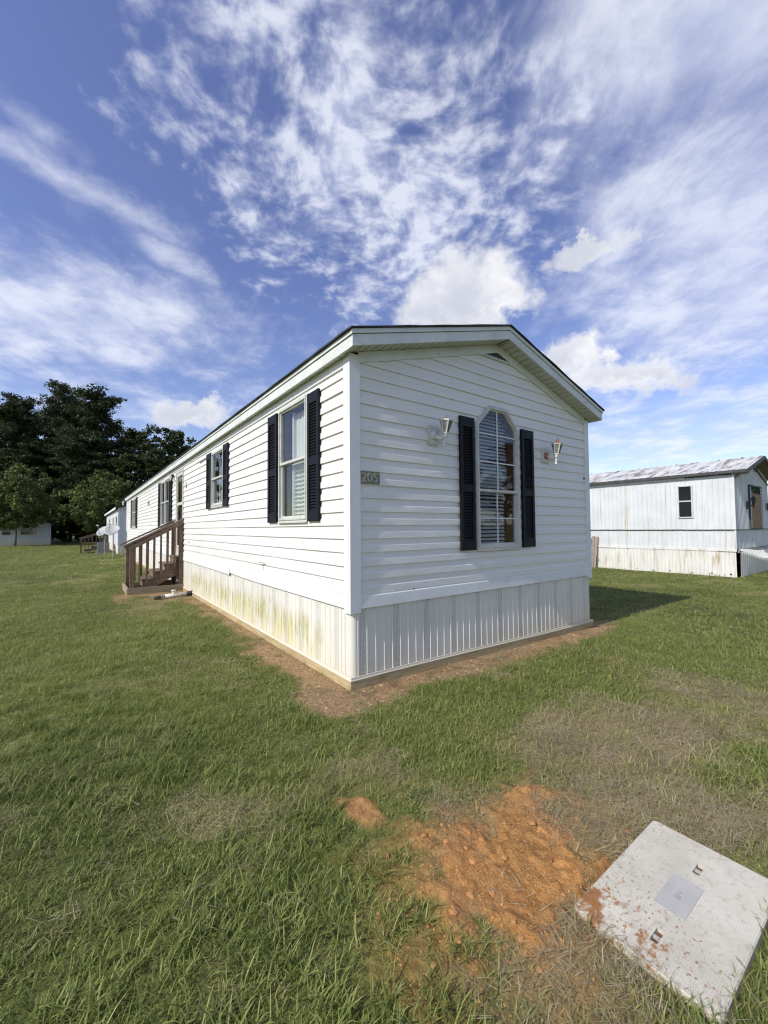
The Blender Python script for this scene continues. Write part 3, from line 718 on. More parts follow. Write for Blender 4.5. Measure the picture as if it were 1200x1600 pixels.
# storm door
def make_door():
    a, c = DOOR['y']; z0, z1 = DOOR['z']; P = SIDE
    b = lambda m, a, b_, c, d, o0, o1: m.box8([P(a, c, o0), P(b_, c, o0), P(b_, d, o0), P(a, d, o0), P(a, c, o1), P(b_, c, o1), P(b_, d, o1), P(a, d, o1)])
    m = MB(); m.ring(rect(a, c, z0, z1), inset(rect(a, c, z0, z1), .05), -.05, .032, P); m.mi = 0
    r = inset(rect(a, c, z0, z1), .052); r2 = inset(r, .085); m.ring(r, r2, -.01, .020, P)
    b(m, a + .13, c - .13, 2.06, 2.13, -.008, .018); b(m, a + .13, c - .13, z0 + .13, 1.05, -.008, .016)
    d = m.build('door', M_['frame'], home)
    for (q0, q1) in ((2.132, z1 - .138), (1.052, 2.058)):
        m = MB(); b(m, a + .1375, c - .1375, q0, q1, .002, .006); m.build('pane', M_['glass'], d)
    m = MB(); b(m, a + .09, c - .09, z0 + .05, z1 - .06, -.09, -.05); m.build('inner_door', M_['inside_wood'], d)
    m = MB(); m.tube([P(a + .10, 1.82, .02), P(a + .10, 1.82, .06), P(a + .10, 1.70, .06), P(a + .10, 1.70, .02)], .008, 6); m.build('handle', M_['dark'], d)
make_door()
# skirting
def skirt_mesh(name, mats):
    mb = MB(); w = .406; pr = []
    def rib(x): return [(x - .010, 0), (x - .005, .007), (x + .005, .007), (x + .010, 0)]
    xs_ = [.0145]; pts = []
    for i in range(4): pts += rib(.014 + i * w / 4)
    pts = [(0, 0)] + pts + [(w, 0)]
    for (x0, o0), (x1, o1) in zip(pts, pts[1:]):
        mb.mi = 1 if (abs(x0 - .024) < 1e-6 and o0 == 0 and o1 == 0) else 0
        mb.quad((x0, -o0, 0), (x1, -o1, 0), (x1, -o1, 1), (x0, -o0, 1))
    return mb.mesh(name, mats)
sm_f = skirt_mesh('skirting_panel', [M_['skirt'], M_['skirt_vent']]); sm_s = skirt_mesh('skirting_panel', [M_['skirt_side'], M_['skirt_side_vent']])
TOPZ = .745
n = 10; wF = (HOME_W - .10) / (n + .4)
x = .055
for i in range(n + 1):
    w = wF if i < n else wF * .4
    zb = .088 + float(gz(x, 0))
    link('skirting_panel', sm_f, home, (x, -.001 - .001 * (i % 2), zb), None, (w / .406, 1, TOPZ - zb)); x += w
y = HOME_L - .05
sheets = 0
while y > .06:
    w = min(.406, y - .055); zb = .088 + float(gz(0, y))
    if w > .03: link('skirting_panel', sm_s, home, (-.001 - .001 * (sheets % 2), y, zb), (0, 0, -math.pi / 2), (w / .406, 1, TOPZ - zb))
    y -= w; sheets += 1
    if w < .05: break
# rounded corner pieces, bottom track, base boards
for cx_, cy_, sg in ((.052, .052, 1), (HOME_W - .052, .052, -1)):
    mb = MB(); n = 8; zb = .088 + float(gz(cx_, 0)); pts = []
    pts.append((cx_ - sg * .052, cy_ + .03))
    for i in range(n + 1):
        t = math.pi / 2 * i / n; pts.append((cx_ - sg * .056 * math.cos(t), cy_ - .056 * math.sin(t)))
    pts.append((cx_ + sg * .03, cy_ - .052))
    for p, q_ in zip(pts, pts[1:]): mb.quad((*p, zb), (*q_, zb), (*q_, TOPZ), (*p, TOPZ))
    mb.weld().build('skirting_corner', M_['skirt_side'] if cx_ < 1 else M_['skirt'], home, True)
def sloped_box(mb, P, s0, s1, n, lo, hi, o0, o1):
    for i in range(n):
        a, b = s0 + (s1 - s0) * i / n, s0 + (s1 - s0) * (i + 1) / n
        za, zb = (float(gz(*P(a, 0, 0)[:2])), float(gz(*P(b, 0, 0)[:2])))
        mb.box8([P(a, za + lo, o0), P(b, zb + lo, o0), P(b, zb + lo, o1), P(a, za + lo, o1), P(a, za + hi, o0), P(b, zb + hi, o0), P(b, zb + hi, o1), P(a, za + hi, o1)])
for P, L_ in ((FRONT, HOME_W), (SIDE, HOME_L)):
    mb = MB(); sloped_box(mb, P, -.030 if P is FRONT else -.0305, L_ + .03, 12, .080, .086, -.02, .034); sloped_box(mb, P, -.020, L_ + .02, 12, .0862, .108, .014, .024)
    mb.build('bottom_track', M_['skirt'], home)
cuts = [-.030, 2.45, HOME_W + .02]
for a, b in zip(cuts, cuts[1:]):
    mb = MB(); sloped_box(mb, FRONT, a + .001, b - .001, 4, -.05, .0795, -.01, .030 + .002 * random.random()); mb.build('base_board', M_['board'], home)
cuts = [.0, .9, 3.3, 5.8, 8.2, 10.6, 13.1, 15.5, 18.0, 20.5, HOME_L]
for a, b in zip(cuts, cuts[1:]):
    mb = MB(); d = .004 * random.random(); sloped_box(mb, SIDE, a + .008, b - .002, 4, -.05, .079, -.01, .026 + d); mb.build('base_board', M_['board_y'], home)
# small fittings fixed to the walls
mb = MB(); mb.lathe((4.095, -.013, 2.166), [(.016, 0), (.018, .006), (.010, .012), (.006, .02)], 10, (0, -1, 0)); mb.build('hose_stub', M_['dark'], home)
mb = MB(); mb.tube([(-.016, 2.10, .97), (-.05, 2.10, 1.0), (-.06, 2.20, 1.005), (-.05, 2.34, .985)], .003, 5); mb.tube([(-.05, 2.10, 1.0), (-.045, 2.12, .90)], .0025, 5); mb.build('loose_wire', M_['dark'], home)
mb = MB(); mb.box(-.03, -.012, 7.32, 7.36, 2.43, 2.56); mb.build('thermometer', M_['galv'], home)
mb = MB()
for i in range(1): mb.lathe((-.013, 6.95, 1.16), [(.018, 0), (.018, .01), (.006, .02)], 8, (-1, 0, 0))
mb.build('screw_cap', M_['dark'], home)
mb = MB(); mb.tube([(-.02, 5.30, 2.86), (-.022, 5.62, 2.86), (-.022, 6.0, 2.845)], .011, 6); mb.build('cable_clip', M_['galv'], home)

# ------------------------------------------------------------------ lanterns, number plate, flood light, star
def lantern(x, z, label, rust):
    t = thing('wall_lantern', label, 'wall lamp', (x, 0, z), 0, 'coach lanterns on the gable wall')
    W, Rm = M_['lamp_white'], M_['lamp_rust']
    if rust: W = M_['lamp_white']
    mb = MB(); o = .018
    def octo(w, h, c): return [(-w + c, -h), (w - c, -h), (w, -h + c), (w, h - c), (w - c, h), (-w + c, h), (-w, h - c), (-w, -h + c)]
    F = lambda s, z_, oo: (s, -oo, z_)
    mb.prism(octo(.080, .104, .014), .010, o + .004, F); mb.prism(octo(.066, .090, .012), o + .0041, o + .013, F)
    mb.build('back_plate', M_['lamp_plate'], t)
    mb = MB(); mb.lathe((0, -o - .016, 0), [(.050, -.004), (.050, .004), (.044, .012), (.030, .024), (.012, .032)], 16, (0, -1, 0)); mb.build('boss', M_['lamp_rust'] if rust else W, t, True)
    dx, dy = .035, -.165
    mb = MB(); mb.tube([(0, -o - .03, -.005), (.010, -.085, -.03), (.022, -.13, -.045), (dx, dy, -.035), (dx, dy, -.005)], [.018, .019, .020, .020, .024], 8)
    mb.lathe((dx, dy, -.005), [(.017, -.125), (.010, -.120), (.013, -.10), (.011, -.06), (.017, -.035), (.026, -.02), (.030, 0), (.033, .012)], 10); mb.build('arm', W, t, True).rotation_euler = (0, R(9), 0)
    zb, zt, rb, rt_ = .008, .138, .036, .072
    mb = MB(); n = 6
    for j in range(n):
        a0 = 2 * math.pi * j / n; a = Vector((dx + rb * math.cos(a0), dy + rb * math.sin(a0), zb)); b = Vector((dx + rt_ * math.cos(a0), dy + rt_ * math.sin(a0), zt)); mb.bar(a, b, .009, .009, (math.cos(a0), math.sin(a0), .3))
        a1 = 2 * math.pi * (j + 1) / n; c = Vector((dx + rt_ * math.cos(a1), dy + rt_ * math.sin(a1), zt)); mb.bar(b, c, .010, .012)
        a_ = Vector((dx + rb * math.cos(a0), dy + rb * math.sin(a0), zb)); c_ = Vector((dx + rb * math.cos(a1), dy + rb * math.sin(a1), zb)); mb.bar(a_, c_, .009, .010)
    cg = mb.build('lantern_cage', W, t); cg.rotation_euler = (0, R(9), 0)
    mb = MB()
    for j in range(n):
        a0, a1 = 2 * math.pi * j / n, 2 * math.pi * (j + 1) / n; k = .95
        mb.quad((dx + rb * k * math.cos(a0), dy + rb * k * math.sin(a0), zb), (dx + rb * k * math.cos(a1), dy + rb * k * math.sin(a1), zb), (dx + rt_ * k * math.cos(a1), dy + rt_ * k * math.sin(a1), zt), (dx + rt_ * k * math.cos(a0), dy + rt_ * k * math.sin(a0), zt))
    mb.build('glass_pane', M_['lamp_glass'], cg)
    mb = MB(); mb.lathe((dx, dy, zt + .004), [(.078, 0), (.073, .006), (.036, .020), (.022, .024), (.030, .030), (.026, .037), (.012, .046), (.018, .056), (.010, .068), (.004, .086)], 12); mb.build('lantern_cap', Rm if rust else W, t, True).rotation_euler = (0, R(9), 0)
    if not rust:
        mb = MB(); mb.lathe((dx, dy, zt + .030), [(.0305, 0), (.0305, .004), (.025, .008)], 12); mb.build('cap_ring', Rm, t).rotation_euler = (0, R(9), 0)
lantern(1.018, 2.425, 'white coach lantern between the house number and the arched window', False)
lantern(3.09, 2.412, 'rusty-capped coach lantern beyond the arched window near the eave corner', True)
pl = thing('house_number', 'mossy house number plate reading 205 beside the corner post', 'house number', (.195, -.013, 1.922))
mb = MB(); mb.box8([(-.113, -.004, -.058), (.113, -.004, -.058), (.113, .004, -.058), (-.113, .004, -.058), (-.113, -.007, .058), (.113, -.007, .058), (.113, .004, .058), (-.113, .004, .058)])
for a, b, c, d in ((-.113, .113, .052, .058), (-.113, .113, -.058, -.052), (-.113, -.107, -.0515, .0515), (.107, .113, -.0515, .0515)): mb.box(a, b, -.0105, -.0075, c, d)
mb.build('number_board', M_['plate'], pl)
for i, ch in enumerate('205'):
    cu = bpy.data.curves.new('digit', 'FONT'); cu.body = ch; cu.size = .125; cu.extrude = .003; cu.align_x = 'CENTER'; cu.align_y = 'CENTER'; cu.offset = .0015; cu.materials.append(M_['digit'])
    tmp = bpy.data.objects.new('digit', cu); dm_ = bpy.data.meshes.new_from_object(tmp); bpy.data.objects.remove(tmp)
    link('digit', dm_, pl, (-.066 + i * .066, -.011, -.003), (R(90), 0, 0))
fl = thing('flood_light', 'twin-bulb flood light above the storm door', 'flood light', (-.02, 9.02, 2.86))
mb = MB(); mb.box(-.05, .01, -.06, .06, -.02, .06); mb.tube([(-.04, 0, 0), (-.08, -.1, 0), (-.10, -.16, -.02)], .014, 6); mb.tube([(-.04, 0, 0), (-.08, .1, 0), (-.10, .16, -.02)], .014, 6); mb.build('lamp_arm', M_['dark'], fl)
for sg in (-1, 1):
    mb = MB(); mb.lathe((-.10, sg * .16, -.02), [(.02, .03), (.03, .0), (.055, -.05), (.06, -.08), (.03, -.10)], 10, (.55, 0, .8)); mb.build('bulb', M_['lamp_white'], fl, True)
st = thing('wall_star', 'small rusty metal star on the long side wall', 'wall star', (-.03, 14.05, 2.42))
mb = MB(); pts = [((.17 if i % 2 == 0 else .07) * math.sin(math.pi * i / 5), (.17 if i % 2 == 0 else .07) * math.cos(math.pi * i / 5)) for i in range(10)]
for i in range(10): mb.quad((-.04, 0, 0), (0, pts[i][0], pts[i][1]), (0, pts[(i + 1) % 10][0], pts[(i + 1) % 10][1]))
mb.build('star_plate', M_['galv'], st)

# ------------------------------------------------------------------ wooden steps
def steps(name, label, loc, rz, run=1.06, width=1.02, rise=.80, full=True, group=None):
    """steps climbing +x towards the wall at x=0, near side at y=0"""
    t = thing(name, label, 'steps', loc, rz, group); X, Y, Z = M_['deck_x'], M_['deck_y'], M_['deck_z']
    post = .092
    px0, px1 = -run - .03, -.06
    ys_ = (0.0, width)
    ends = []
    for y in ys_:
        for px, h in ((px0, 1.06), (px1, 1.60)):
            mb = MB(); mb.box(px - post / 2, px + post / 2, y - post / 2, y + post / 2, .0, h); mb.build('post', Z, t)
    for y, sg in zip(ys_, (-1, 1)):
        # hand rail: cap plank and two side rails, sloping up to the wall
        a, b = Vector((px0 - .17, y, 1.085)), Vector((-.012, y, 1.70))
        mb = MB(); mb.bar(a, b, .14, .034); mb.build('rail_cap', X, t)
        d = (b - a).normalized()
        mb = MB(); mb.bar(a + Vector((.10, sg * .066, -.068)), b + Vector((-.01, sg * .066, -.075)), .034, .085); mb.build('top_rail', X, t)
        mb = MB(); mb.bar(Vector((px0 + .05, y, .235)) + Vector((0, sg * .002, 0)), Vector((px1 - .05, y, .76)), .034, .075) if not full else None
        n = 7
        for i in range(1, n):
            x = px0 + (px1 - px0) * i / n; zt = 1.085 + (x - a.x) / (b.x - a.x) * (b.z - a.z) - .065; zb = .17 if full else .3
            zb = max(.15, .22 + (x - px0) * .55 - .12)
            mb = MB(); mb.box(x - .018, x + .018, y - .018 + sg * .03, y + .018 + sg * .03, zb, zt); mb.build('baluster', Z, t)
    n = 4
    rz_ = rise / n; tr = (run - .1) / n
    for y in (.075, width - .075):                        # stringers, notched
        mb = MB(); pts = [(-run + .19, .12)]
        for i in range(n):
            x = -run + .18 + i * tr
            pts += [(x, .155 + i * (rise - .155) / n + .16 - .035), (x + tr, .155 + i * (rise - .155) / n + .16 - .035)]
        pts = [(-run + .18, .12)] + [(min(p[0], -.012), p[1]) for p in pts[1:]] + [(-.012, .44), (-run + .42, .12)]
        mb.prism(pts, y - .018, y + .018, lambda s, z_, o: (s, o, z_)); mb.build('stringer', X, t)
    for i in range(n):
        x = -run + .18 + i * tr; z = .155 + i * (rise - .155) / n + .16
        for j in range(2):
            mb = MB(); mb.box(x - .025 + j * tr * .52, min(-.008, x - .025 + (j + 1) * tr * .52 - .006), .055, width - .055, z - .034, z); mb.build('tread', Y, t)
        mb = MB(); mb.box(x + .001, x + .018, .096, width - .096, z - .16, z - .036); mb.build('riser', Y, t)
    # base frame of pale boards
    if full:
        for (x0, x1, y0, y1, m) in ((-run - .095, -.03, -.105, -.062, 'deck_pale'), (-run - .095, -.03, width + .06, width + .098, 'deck_pale'), (-run - .135, -run - .097, -.105, width + .098, 'deck_pale')):
            mb = MB(); mb.box(x0, x1, y0, y1, -.03, .148); mb.build('base_board', M_[m], t)
steps('wooden_steps', 'weathered wooden steps with railings at the storm door', (0, 7.66, 0), 0, 1.03, 1.0, .80)

# ------------------------------------------------------------------ pipe on the ground
pp = thing('drain_pipe', 'white plastic drain pipe with black couplings lying beside the steps', 'pipe', (-.36, 6.55, .045))
mb = MB(); mb.tube([(-.20, -.02, 0), (.20, .02, .012)], .045, 12); mb.tube([(-.02, 0, .02), (-.03, .0, .095)], .034, 10); mb.lathe((-.03, 0, .09), [(.044, 0), (.044, .03), (.02, .034)], 10); mb.build('pipe_body', M_['pvc'], pp, True)
for (a, b, r) in (((-.40, -.04, -.012), (-.28, -.03, -.006), .038), ((.24, .024, .012), (.36, .035, .02), .052)):
    mb = MB(); mb.tube([a, b], r, 12); mb.build('rubber_coupling', M_['rubber'], pp, True)
for x in (-.235, -.265, .215):
    mb = MB(); mb.tube([(x - .012, -.02 + x * .1 + .02, .0), (x + .012, -.02 + x * .1 + .02, .0)], .052, 12); mb.build('hose_clamp', M_['galv'], pp)

# ------------------------------------------------------------------ neighbours: far home, AC unit, dishes
def plain_home(name, label, loc, rz, length, width, eave, col_mat, wins, skirt=.55, roofm=None):
    """home with its corner at loc, x across the gable end, y along the side; wins: (wall, s0, s1, z0, z1)"""
    t = thing(name, label, 'mobile home', loc, rz); m = M_
    def wallmb(P, s0, s1, top):
        mb = MB(); z = skirt; n = 0
        while z < eave - .01:
            z2 = min(z + .15, eave); mb.quad(P(s0, z, .014), P(s1, z, .014), P(s1, z2, .002), P(s0, z2, .002)); mb.quad(P(s0, z, 0), P(s1, z, 0), P(s1, z, .014), P(s0, z, .014)); z += .15
        return mb
    wallmb(FRONT, 0, width, eave).build('end_siding', col_mat, t); wallmb(SIDE, 0, length, eave).build('side_siding', col_mat, t)
    mb = MB(); mb.quad((0, 0, eave), (width, 0, eave), (width / 2, 0, eave + width * .16)); mb.build('gable', col_mat, t)
    mb = MB(); mb.quad((width, 0, 0), (width, length, 0), (width, length, eave), (width, 0, eave)); mb.quad((0, length, 0), (width, length, 0), (width, length, eave), (width / 2, length, eave + width * .16), (0, length, eave)); mb.build('rear_wall', col_mat, t)
    for P, L_ in ((FRONT, width), (SIDE, length)):
        mb = MB(); s = 0
        while s < L_:
            s2 = min(s + .2, L_); mb.quad(P(s, -.12, -.01), P(s2 - .02, -.12, -.01), P(s2 - .02, skirt, -.01), P(s, skirt, -.01)); mb.quad(P(s2 - .02, -.12, -.01), P(s2, -.12, .004), P(s2, skirt, .004), P(s2 - .02, skirt, -.01)); s += .2
        mb.build('skirting', m['skirt'], t)
    mb = MB(); mb.box(-.025, .07, -.025, .07, skirt - .03, eave); mb.build('corner_post', m['trim'], t)
    for sg in (0, 1):
        mp = (lambda x: x) if sg == 0 else (lambda x: width - x)
        f = lambda x: eave + x * .32
        mb = MB(); a, b = -.18, width / 2
        mb.box8([(mp(a), -.22, f(a)), (mp(b), -.22, f(b)), (mp(b), length + .2, f(b)), (mp(a), length + .2, f(a)), (mp(a), -.22, f(a) + .09), (mp(b), -.22, f(b) + .09), (mp(b), length + .2, f(b) + .09), (mp(a), length + .2, f(a) + .09)])
        r = mb.build('roof', roofm or m['shingle'], t)
        mb = MB(); x0, x1 = sorted((mp(a - .02), mp(a - .001))); mb.box(x0, x1, -.23, length + .2, f(a) - .06, f(a) + .10); mb.build('fascia', m['trim'], t)
    for (wl, s0, s1, z0, z1) in wins:
        P = FRONT if wl == 'end' else SIDE
        mb = MB(); rr = rect(s0, s1, z0, z1); mb.ring(rr, inset(rr, .05), 0, .04, P); mb.prism(rect(s0 + .051, s1 - .051, (z0 + z1) / 2 - .02, (z0 + z1) / 2 + .02), .01, .03, P); w = mb.build('window', m['frame'], t)
        mb = MB(); mb.prism(inset(rr, .052), .016, .020, P); mb.build('pane', M_['dark_pane'], w)
    return t
def dark_pane():
    m, nt, N, L, P = shader('dark_pane'); P.inputs['Base Color'].default_value = (.012, .014, .016, 1); P.inputs['Roughness'].default_value = .05; P.inputs['Specular IOR Level'].default_value = .8; return m
M_['dark_pane'] = dark_pane()
M_['grey_siding'] = basic('grey_siding', (.46, .48, .50), .6, .06, 2); M_['pale_siding'] = basic('pale_siding', (.62, .63, .62), .6, .06, 2)
z31 = float(gz(0, 33))
h2 = plain_home('mobile_home', 'small grey-white mobile home beyond the far end of the long home', (.05, 31.0, z31), 0, 17, 4.2, 3.25, M_['pale_siding'], [('side', 1.0, 2.2, 1.7, 2.7), ('side', 5.0, 6.0, 1.6, 2.7), ('side', 10, 11.2, 1.6, 2.7), ('end', 1.7, 2.6, 1.4, 2.7)], .62)
mb = MB(); mb.tube([(.3, .3, 3.3), (.3, .3, 3.75)], .05, 8); mb.build('vent_pipe', M_['trim'], h2)
t2 = steps('wooden_steps', 'wooden steps with railings before the grey-white home in the distance', (-.35, 34.2, z31), 0, 1.65, 1.4, .95, False)
ac = thing('air_conditioner', 'grey outdoor air conditioner by the distant steps', 'air conditioner', (-.72, 33.3, z31))
mb = MB(); mb.box(-.36, .36, -.36, .36, .06, .80); mb.build('cabinet', M_['ac_grey'] if 'ac_grey' in M_ else basic('ac_grey', (.20, .20, .19), .6, .1), ac)
mb = MB(); mb.box(-.45, .45, -.45, .45, 0, .058); mb.build('base_pad', M_['galv'], ac)
mb = MB()
for i in range(12):
    z = .12 + i * .055; mb.box(-.372, .372, -.372, -.361, z, z + .022); mb.box(-.3722, -.3605, -.3615, .372, z, z + .022)
mb.build('louvre', M_['galv'], ac)['kind'] = 'stuff'
mb = MB(); mb.lathe((0, 0, .801), [(.30, 0), (.30, .02), (.08, .05)], 16); mb.build('fan_grille', M_['dark'], ac)
def dish(loc, az, label, r=.48, h=1.45, m='galv'):
    t = thing('satellite_dish', label, 'satellite dish', loc, az, 'satellite dishes on poles at the end of the home')
    mb = MB(); mb.tube([(0, 0, 0), (0, 0, h)], .028, 8); mb.build('pole', M_['galv'], t)
    ax = Vector((0, -math.cos(R(38)), math.sin(R(38)))); a = Vector((1, 0, 0)); b = ax.cross(a); c = Vector((0, -.10, h + .02)); n, k = 24, 5
    for side, nm in ((0, 'reflector'),):
        mb = MB(); idx = []
        for i in range(k + 1):
            rr = r * i / k
            idx.append([c + a * (rr * 1.08 * math.cos(2 * math.pi * j / n)) + b * (rr * math.sin(2 * math.pi * j / n)) + ax * (.16 * (rr / r) ** 2 * r) for j in range(n)])
        for i in range(k):
            for j in range(n): mb.quad(idx[i][j], idx[i][(j + 1) % n], idx[i + 1][(j + 1) % n], idx[i + 1][j])
        o = mb.weld().build(nm, M_['dish'], t, True); md = o.modifiers.new('s', 'SOLIDIFY'); md.thickness = .012
    mb = MB(); tip = c + ax * .48 - b * (-.05); mb.tube([c - b * (r * .95 * 1), (c - b * (r * .9)) * .4 + tip * .6, tip], .014, 6); mb.tube([c - b * (r * .95), c - ax * .02, Vector((0, 0, h))], .02, 6); mb.build('feed_arm', M_['galv'], t)
    mb = MB(); mb.tube([tip - a * .08, tip + a * .08], .035, 8); mb.tube([tip, tip - ax * .08], .025, 8); mb.build('receiver', M_['galv'], t)
M_['dish'] = basic('dish_paint', (.34, .345, .345), .5, .08, 6)
zd = float(gz(-.7, 24.5))
dish((-.62, 23.4, float(gz(0, 23.4))), R(-28), 'round grey satellite dish on a pole past the long home', .37, 1.50)
dish((-.95, 24.6, zd), R(-52), 'pale satellite dish half hidden behind the rounder grey dish', .34, 1.45)
h3 = plain_home('mobile_home', 'low white home far off under the shade of the lawn tree', (-10.9, 60.3, -.26), R(6), 9, 5.9, 2.55, M_['pale_siding'], [('end', 1.5, 2.3, 1.2, 2.1), ('end', 3.1, 4.6, 1.2, 2.1)], .5)

# ------------------------------------------------------------------ the run-down trailer on the right
M_['tin'] = basic('white_tin_siding', (.60, .615, .61), .5, .06, 2, .001, 30, dirt=((.42, .33, .20), (.54, .74), 2.2, (3, 3, .16)))
M_['tin_low'] = basic('white_tin_skirt', (.66, .65, .60), .5, .06, 2, .001, 30, dirt=((.44, .35, .21), (.50, .74), 2.6, (3, 3, .5)))
M_['tin_roof'] = basic('weathered_tin_roof', (.62, .61, .58), .5, .10, 2, .002, 20, dirt=((.17, .135, .11), (.45, .66), 1.9, (.7, 3.2, 1)))
M_['ply'] = wood('plywood_board', (.33, .20, .11), (.43, .28, .16), ax='z'); M_['old_grey'] = wood('grey_old_wood', (.20, .18, .155), (.36, .33, .29), ax='z'); M_['old_brown'] = wood('brown_old_wood', (.24, .17, .12), (.44, .36, .29), ax='z')
M_['dark_trim'] = basic('dark_trim', (.045, .045, .045), .6, .3, 12, dirt=((.25, .25, .24), (.58, .8), 7.0))
TL, TW = 15.0, 4.05
tr = thing('mobile_home', 'run-down white tin trailer with boarded end window and torn skirting', 'trailer', (13.204, .375, -.055), R(.5))
def ribbed(name, m, w, pat, depth=.012):
    mb = MB(); pts = [(0, 0)]
    for c, hw in pat: pts += [(c - hw, 0), (c - hw * .55, depth), (c + hw * .55, depth), (c + hw, 0)]
    pts.append((w, 0))
    for (x0, o0), (x1, o1) in zip(pts, pts[1:]): mb.quad((x0, -o0, 0), (x1, -o1, 0), (x1, -o1, 1), (x0, -o0, 1))
    return mb.mesh(name, m)
tin = ribbed('wall_panel', M_['tin'], .41, ((.05, .018), (.19, .018), (.32, .018))); tinl = ribbed('skirting_panel', M_['tin_low'], .41, ((.05, .02), (.15, .02), (.25, .02), (.36, .02)), .016)
i = 0; s = 0.0
while s < TL:
    rr = (0, 0, -math.pi / 2); k = .001 * (i % 2)
    link('wall_panel', tin, tr, (-.002 - k, s + .41, 1.372), rr, (1, 1, 1.66)); link('wall_panel', tin, tr, (.004 - k, s + .41, .80), rr, (1, 1, .555))
    link('skirting_panel', tinl, tr, (-.02 - k + random.uniform(-.006, .012), s + .41, .0 - .02 * random.random()), (random.uniform(-.012, .012), 0, -math.pi / 2 + random.uniform(-.01, .01)), (1, 1, .73)); s += .41; i += 1
s = .01
while s < TW - .2:
    w = min(.41, TW - s)
    for z0, hh in ((1.372, 1.70), (.80, .555)):
        if z0 > 1 and 1.5 < s < 2.7: link('wall_panel', tin, tr, (s, -.002, 2.72), None, (w / .41, 1, .50))
        else: link('wall_panel', tin, tr, (s, -.002, z0), None, (w / .41, 1, hh + (.0 if z0 < 1 else .29 * min(s, TW - s))))
    s += .41
mb = MB(); mb.quad((.02, .02, 2.9), (TW - .02, .02, 2.9), (TW - .02, .02, 3.06), (TW / 2, .02, 3.62), (.02, .02, 3.06)); mb.build('gable_sheet', M_['tin'], tr)
mb = MB(); mb.quad((TW, 0, 0), (TW, TL, 0), (TW, TL, 3.06), (TW, 0, 3.06)); mb.quad((0, TL, 0), (TW, TL, 0), (TW, TL, 3.06), (0, TL, 3.06)); mb.build('rear_wall', M_['tin'], tr)
# belt rails, corner, top band, sill beam
mb = MB(); n = 60
for i in range(n):
    a, b = TL * i / n, TL * (i + 1) / n; j0 = .006 * (random.random() - .5)
    mb.box(-.030, -.004, a, b, 1.350 + j0, 1.376 + j0)
mb.box(-.030, TW, -.030, -.004, 1.352, 1.374); mb.build('belt_rail', M_['dark_trim'], tr)
mb = MB(); mb.box(-.022, .05, -.022, .03, .79, 3.03); mb.build('corner_post', M_['tin'], tr)
mb = MB(); mb.box(-.032, -.016, 1.2, TL, 2.93, 3.055); mb.build('top_band', M_['trim'], tr)
mb = MB()
for i in range(14):
    a = .02 + i * .082; mb.box(-.020, -.0165, a, a + .078, 2.965 + .02 * random.random(), 3.04)
mb.build('torn_top_edge', M_['dark_trim'], tr)
mb = MB(); mb.box(-.034, -.0, -.02, TL, .735, .80); mb.build('skirt_rail', M_['tin_low'], tr)
mb = MB(); mb.box(.1, TW, -.06, .02, .70, .785); mb.build('sill_beam', M_['galv'], tr)
mb = MB(); mb.box(.3, TW - .3, .25, 6, .30, .70); mb.build('underframe', M_['old_brown'], tr)
# roof: ribbed sheets
rs = MB(); hw = TW / 2 + .12
sheet_prof = [(0, 0), (.05, 0), (.065, .022), (.095, .022), (.11, 0), (.30, 0), (.312, .012), (.328, .012), (.34, 0), (.61, 0)]
for (y0, o0), (y1, o1) in zip(sheet_prof, sheet_prof[1:]): rs.quad((0, y0, o0), (0, y1, o1), (1, y1, o1), (1, y0, o0))
rsm = rs.mesh('roof_sheet', M_['tin_roof'])
ang = math.atan2(.60, hw); sl = math.hypot(.60, hw)
y = -.32; i = 0
while y < TL:
    link('roof_sheet', rsm, tr, (-.12, y, 3.075 + .002 * (i % 2)), (0, -ang, 0), (sl, 1, 1))
    o = link('roof_sheet', rsm, tr, (TW + .12, y + .61, 3.075 + .002 * (i % 2)), (0, -ang, math.pi), (sl, 1, 1)); y += .61; i += 1
mb = MB(); mb.box(-.150, -.122, -.33, TL, 3.0, 3.085); mb.build('eave_trim', M_['dark_trim'], tr)
for sg in (0, 1):
    mp = (lambda x: x) if sg == 0 else (lambda x: TW - x); f = lambda x: 3.065 + .60 * (x + .12) / hw
    mb = MB(); a, b = -.13, TW / 2
    mb.box8([(mp(a), -.345, f(a) - .10), (mp(b), -.345, f(b) - .10), (mp(b), -.322, f(b) - .10), (mp(a), -.322, f(a) - .10), (mp(a), -.345, f(a)), (mp(b), -.345, f(b)), (mp(b), -.322, f(b)), (mp(a), -.322, f(a))]); mb.build('rake_trim', M_['dark_trim'], tr)
    mb = MB(); mb.quad((mp(a), -.32, f(a) - .04), (mp(b), -.32, f(b) - .04), (mp(b), .0, f(b) - .04), (mp(a), .0, f(a) - .04)); mb.build('soffit', M_['old_brown'], tr)
    mb = MB(); a, b = .03, TW / 2; mb.box8([(mp(a), -.03, f(a) - .26), (mp(b), -.03, f(b) - .26), (mp(b), -.017, f(b) - .26), (mp(a), -.017, f(a) - .26), (mp(a), -.03, f(a) - .21), (mp(b), -.03, f(b) - .21), (mp(b), -.017, f(b) - .21), (mp(a), -.017, f(a) - .21)]); mb.build('gable_band', M_['dark_trim'], tr)
mb = MB(); mb.box(-.12, .25, -.315, -.03, 2.985, 3.03); mb.build('eave_return', M_['old_brown'], tr)
# side window
mb = MB(); rr = rect(.99, 1.385, 1.735, 2.75); mb.ring(rr, inset(rr, .035), .0, .045, SIDE); mb.prism(rect(1.026, 1.349, 2.24, 2.275), .012, .04, SIDE); w = mb.build('window', M_['frame'], tr)
for z0, z1 in ((1.771, 2.239), (2.276, 2.714)):
    mb = MB(); mb.prism(rect(1.026, 1.349, z0, z1), .016, .020, SIDE); mb.build('pane', M_['dark_pane'], w)
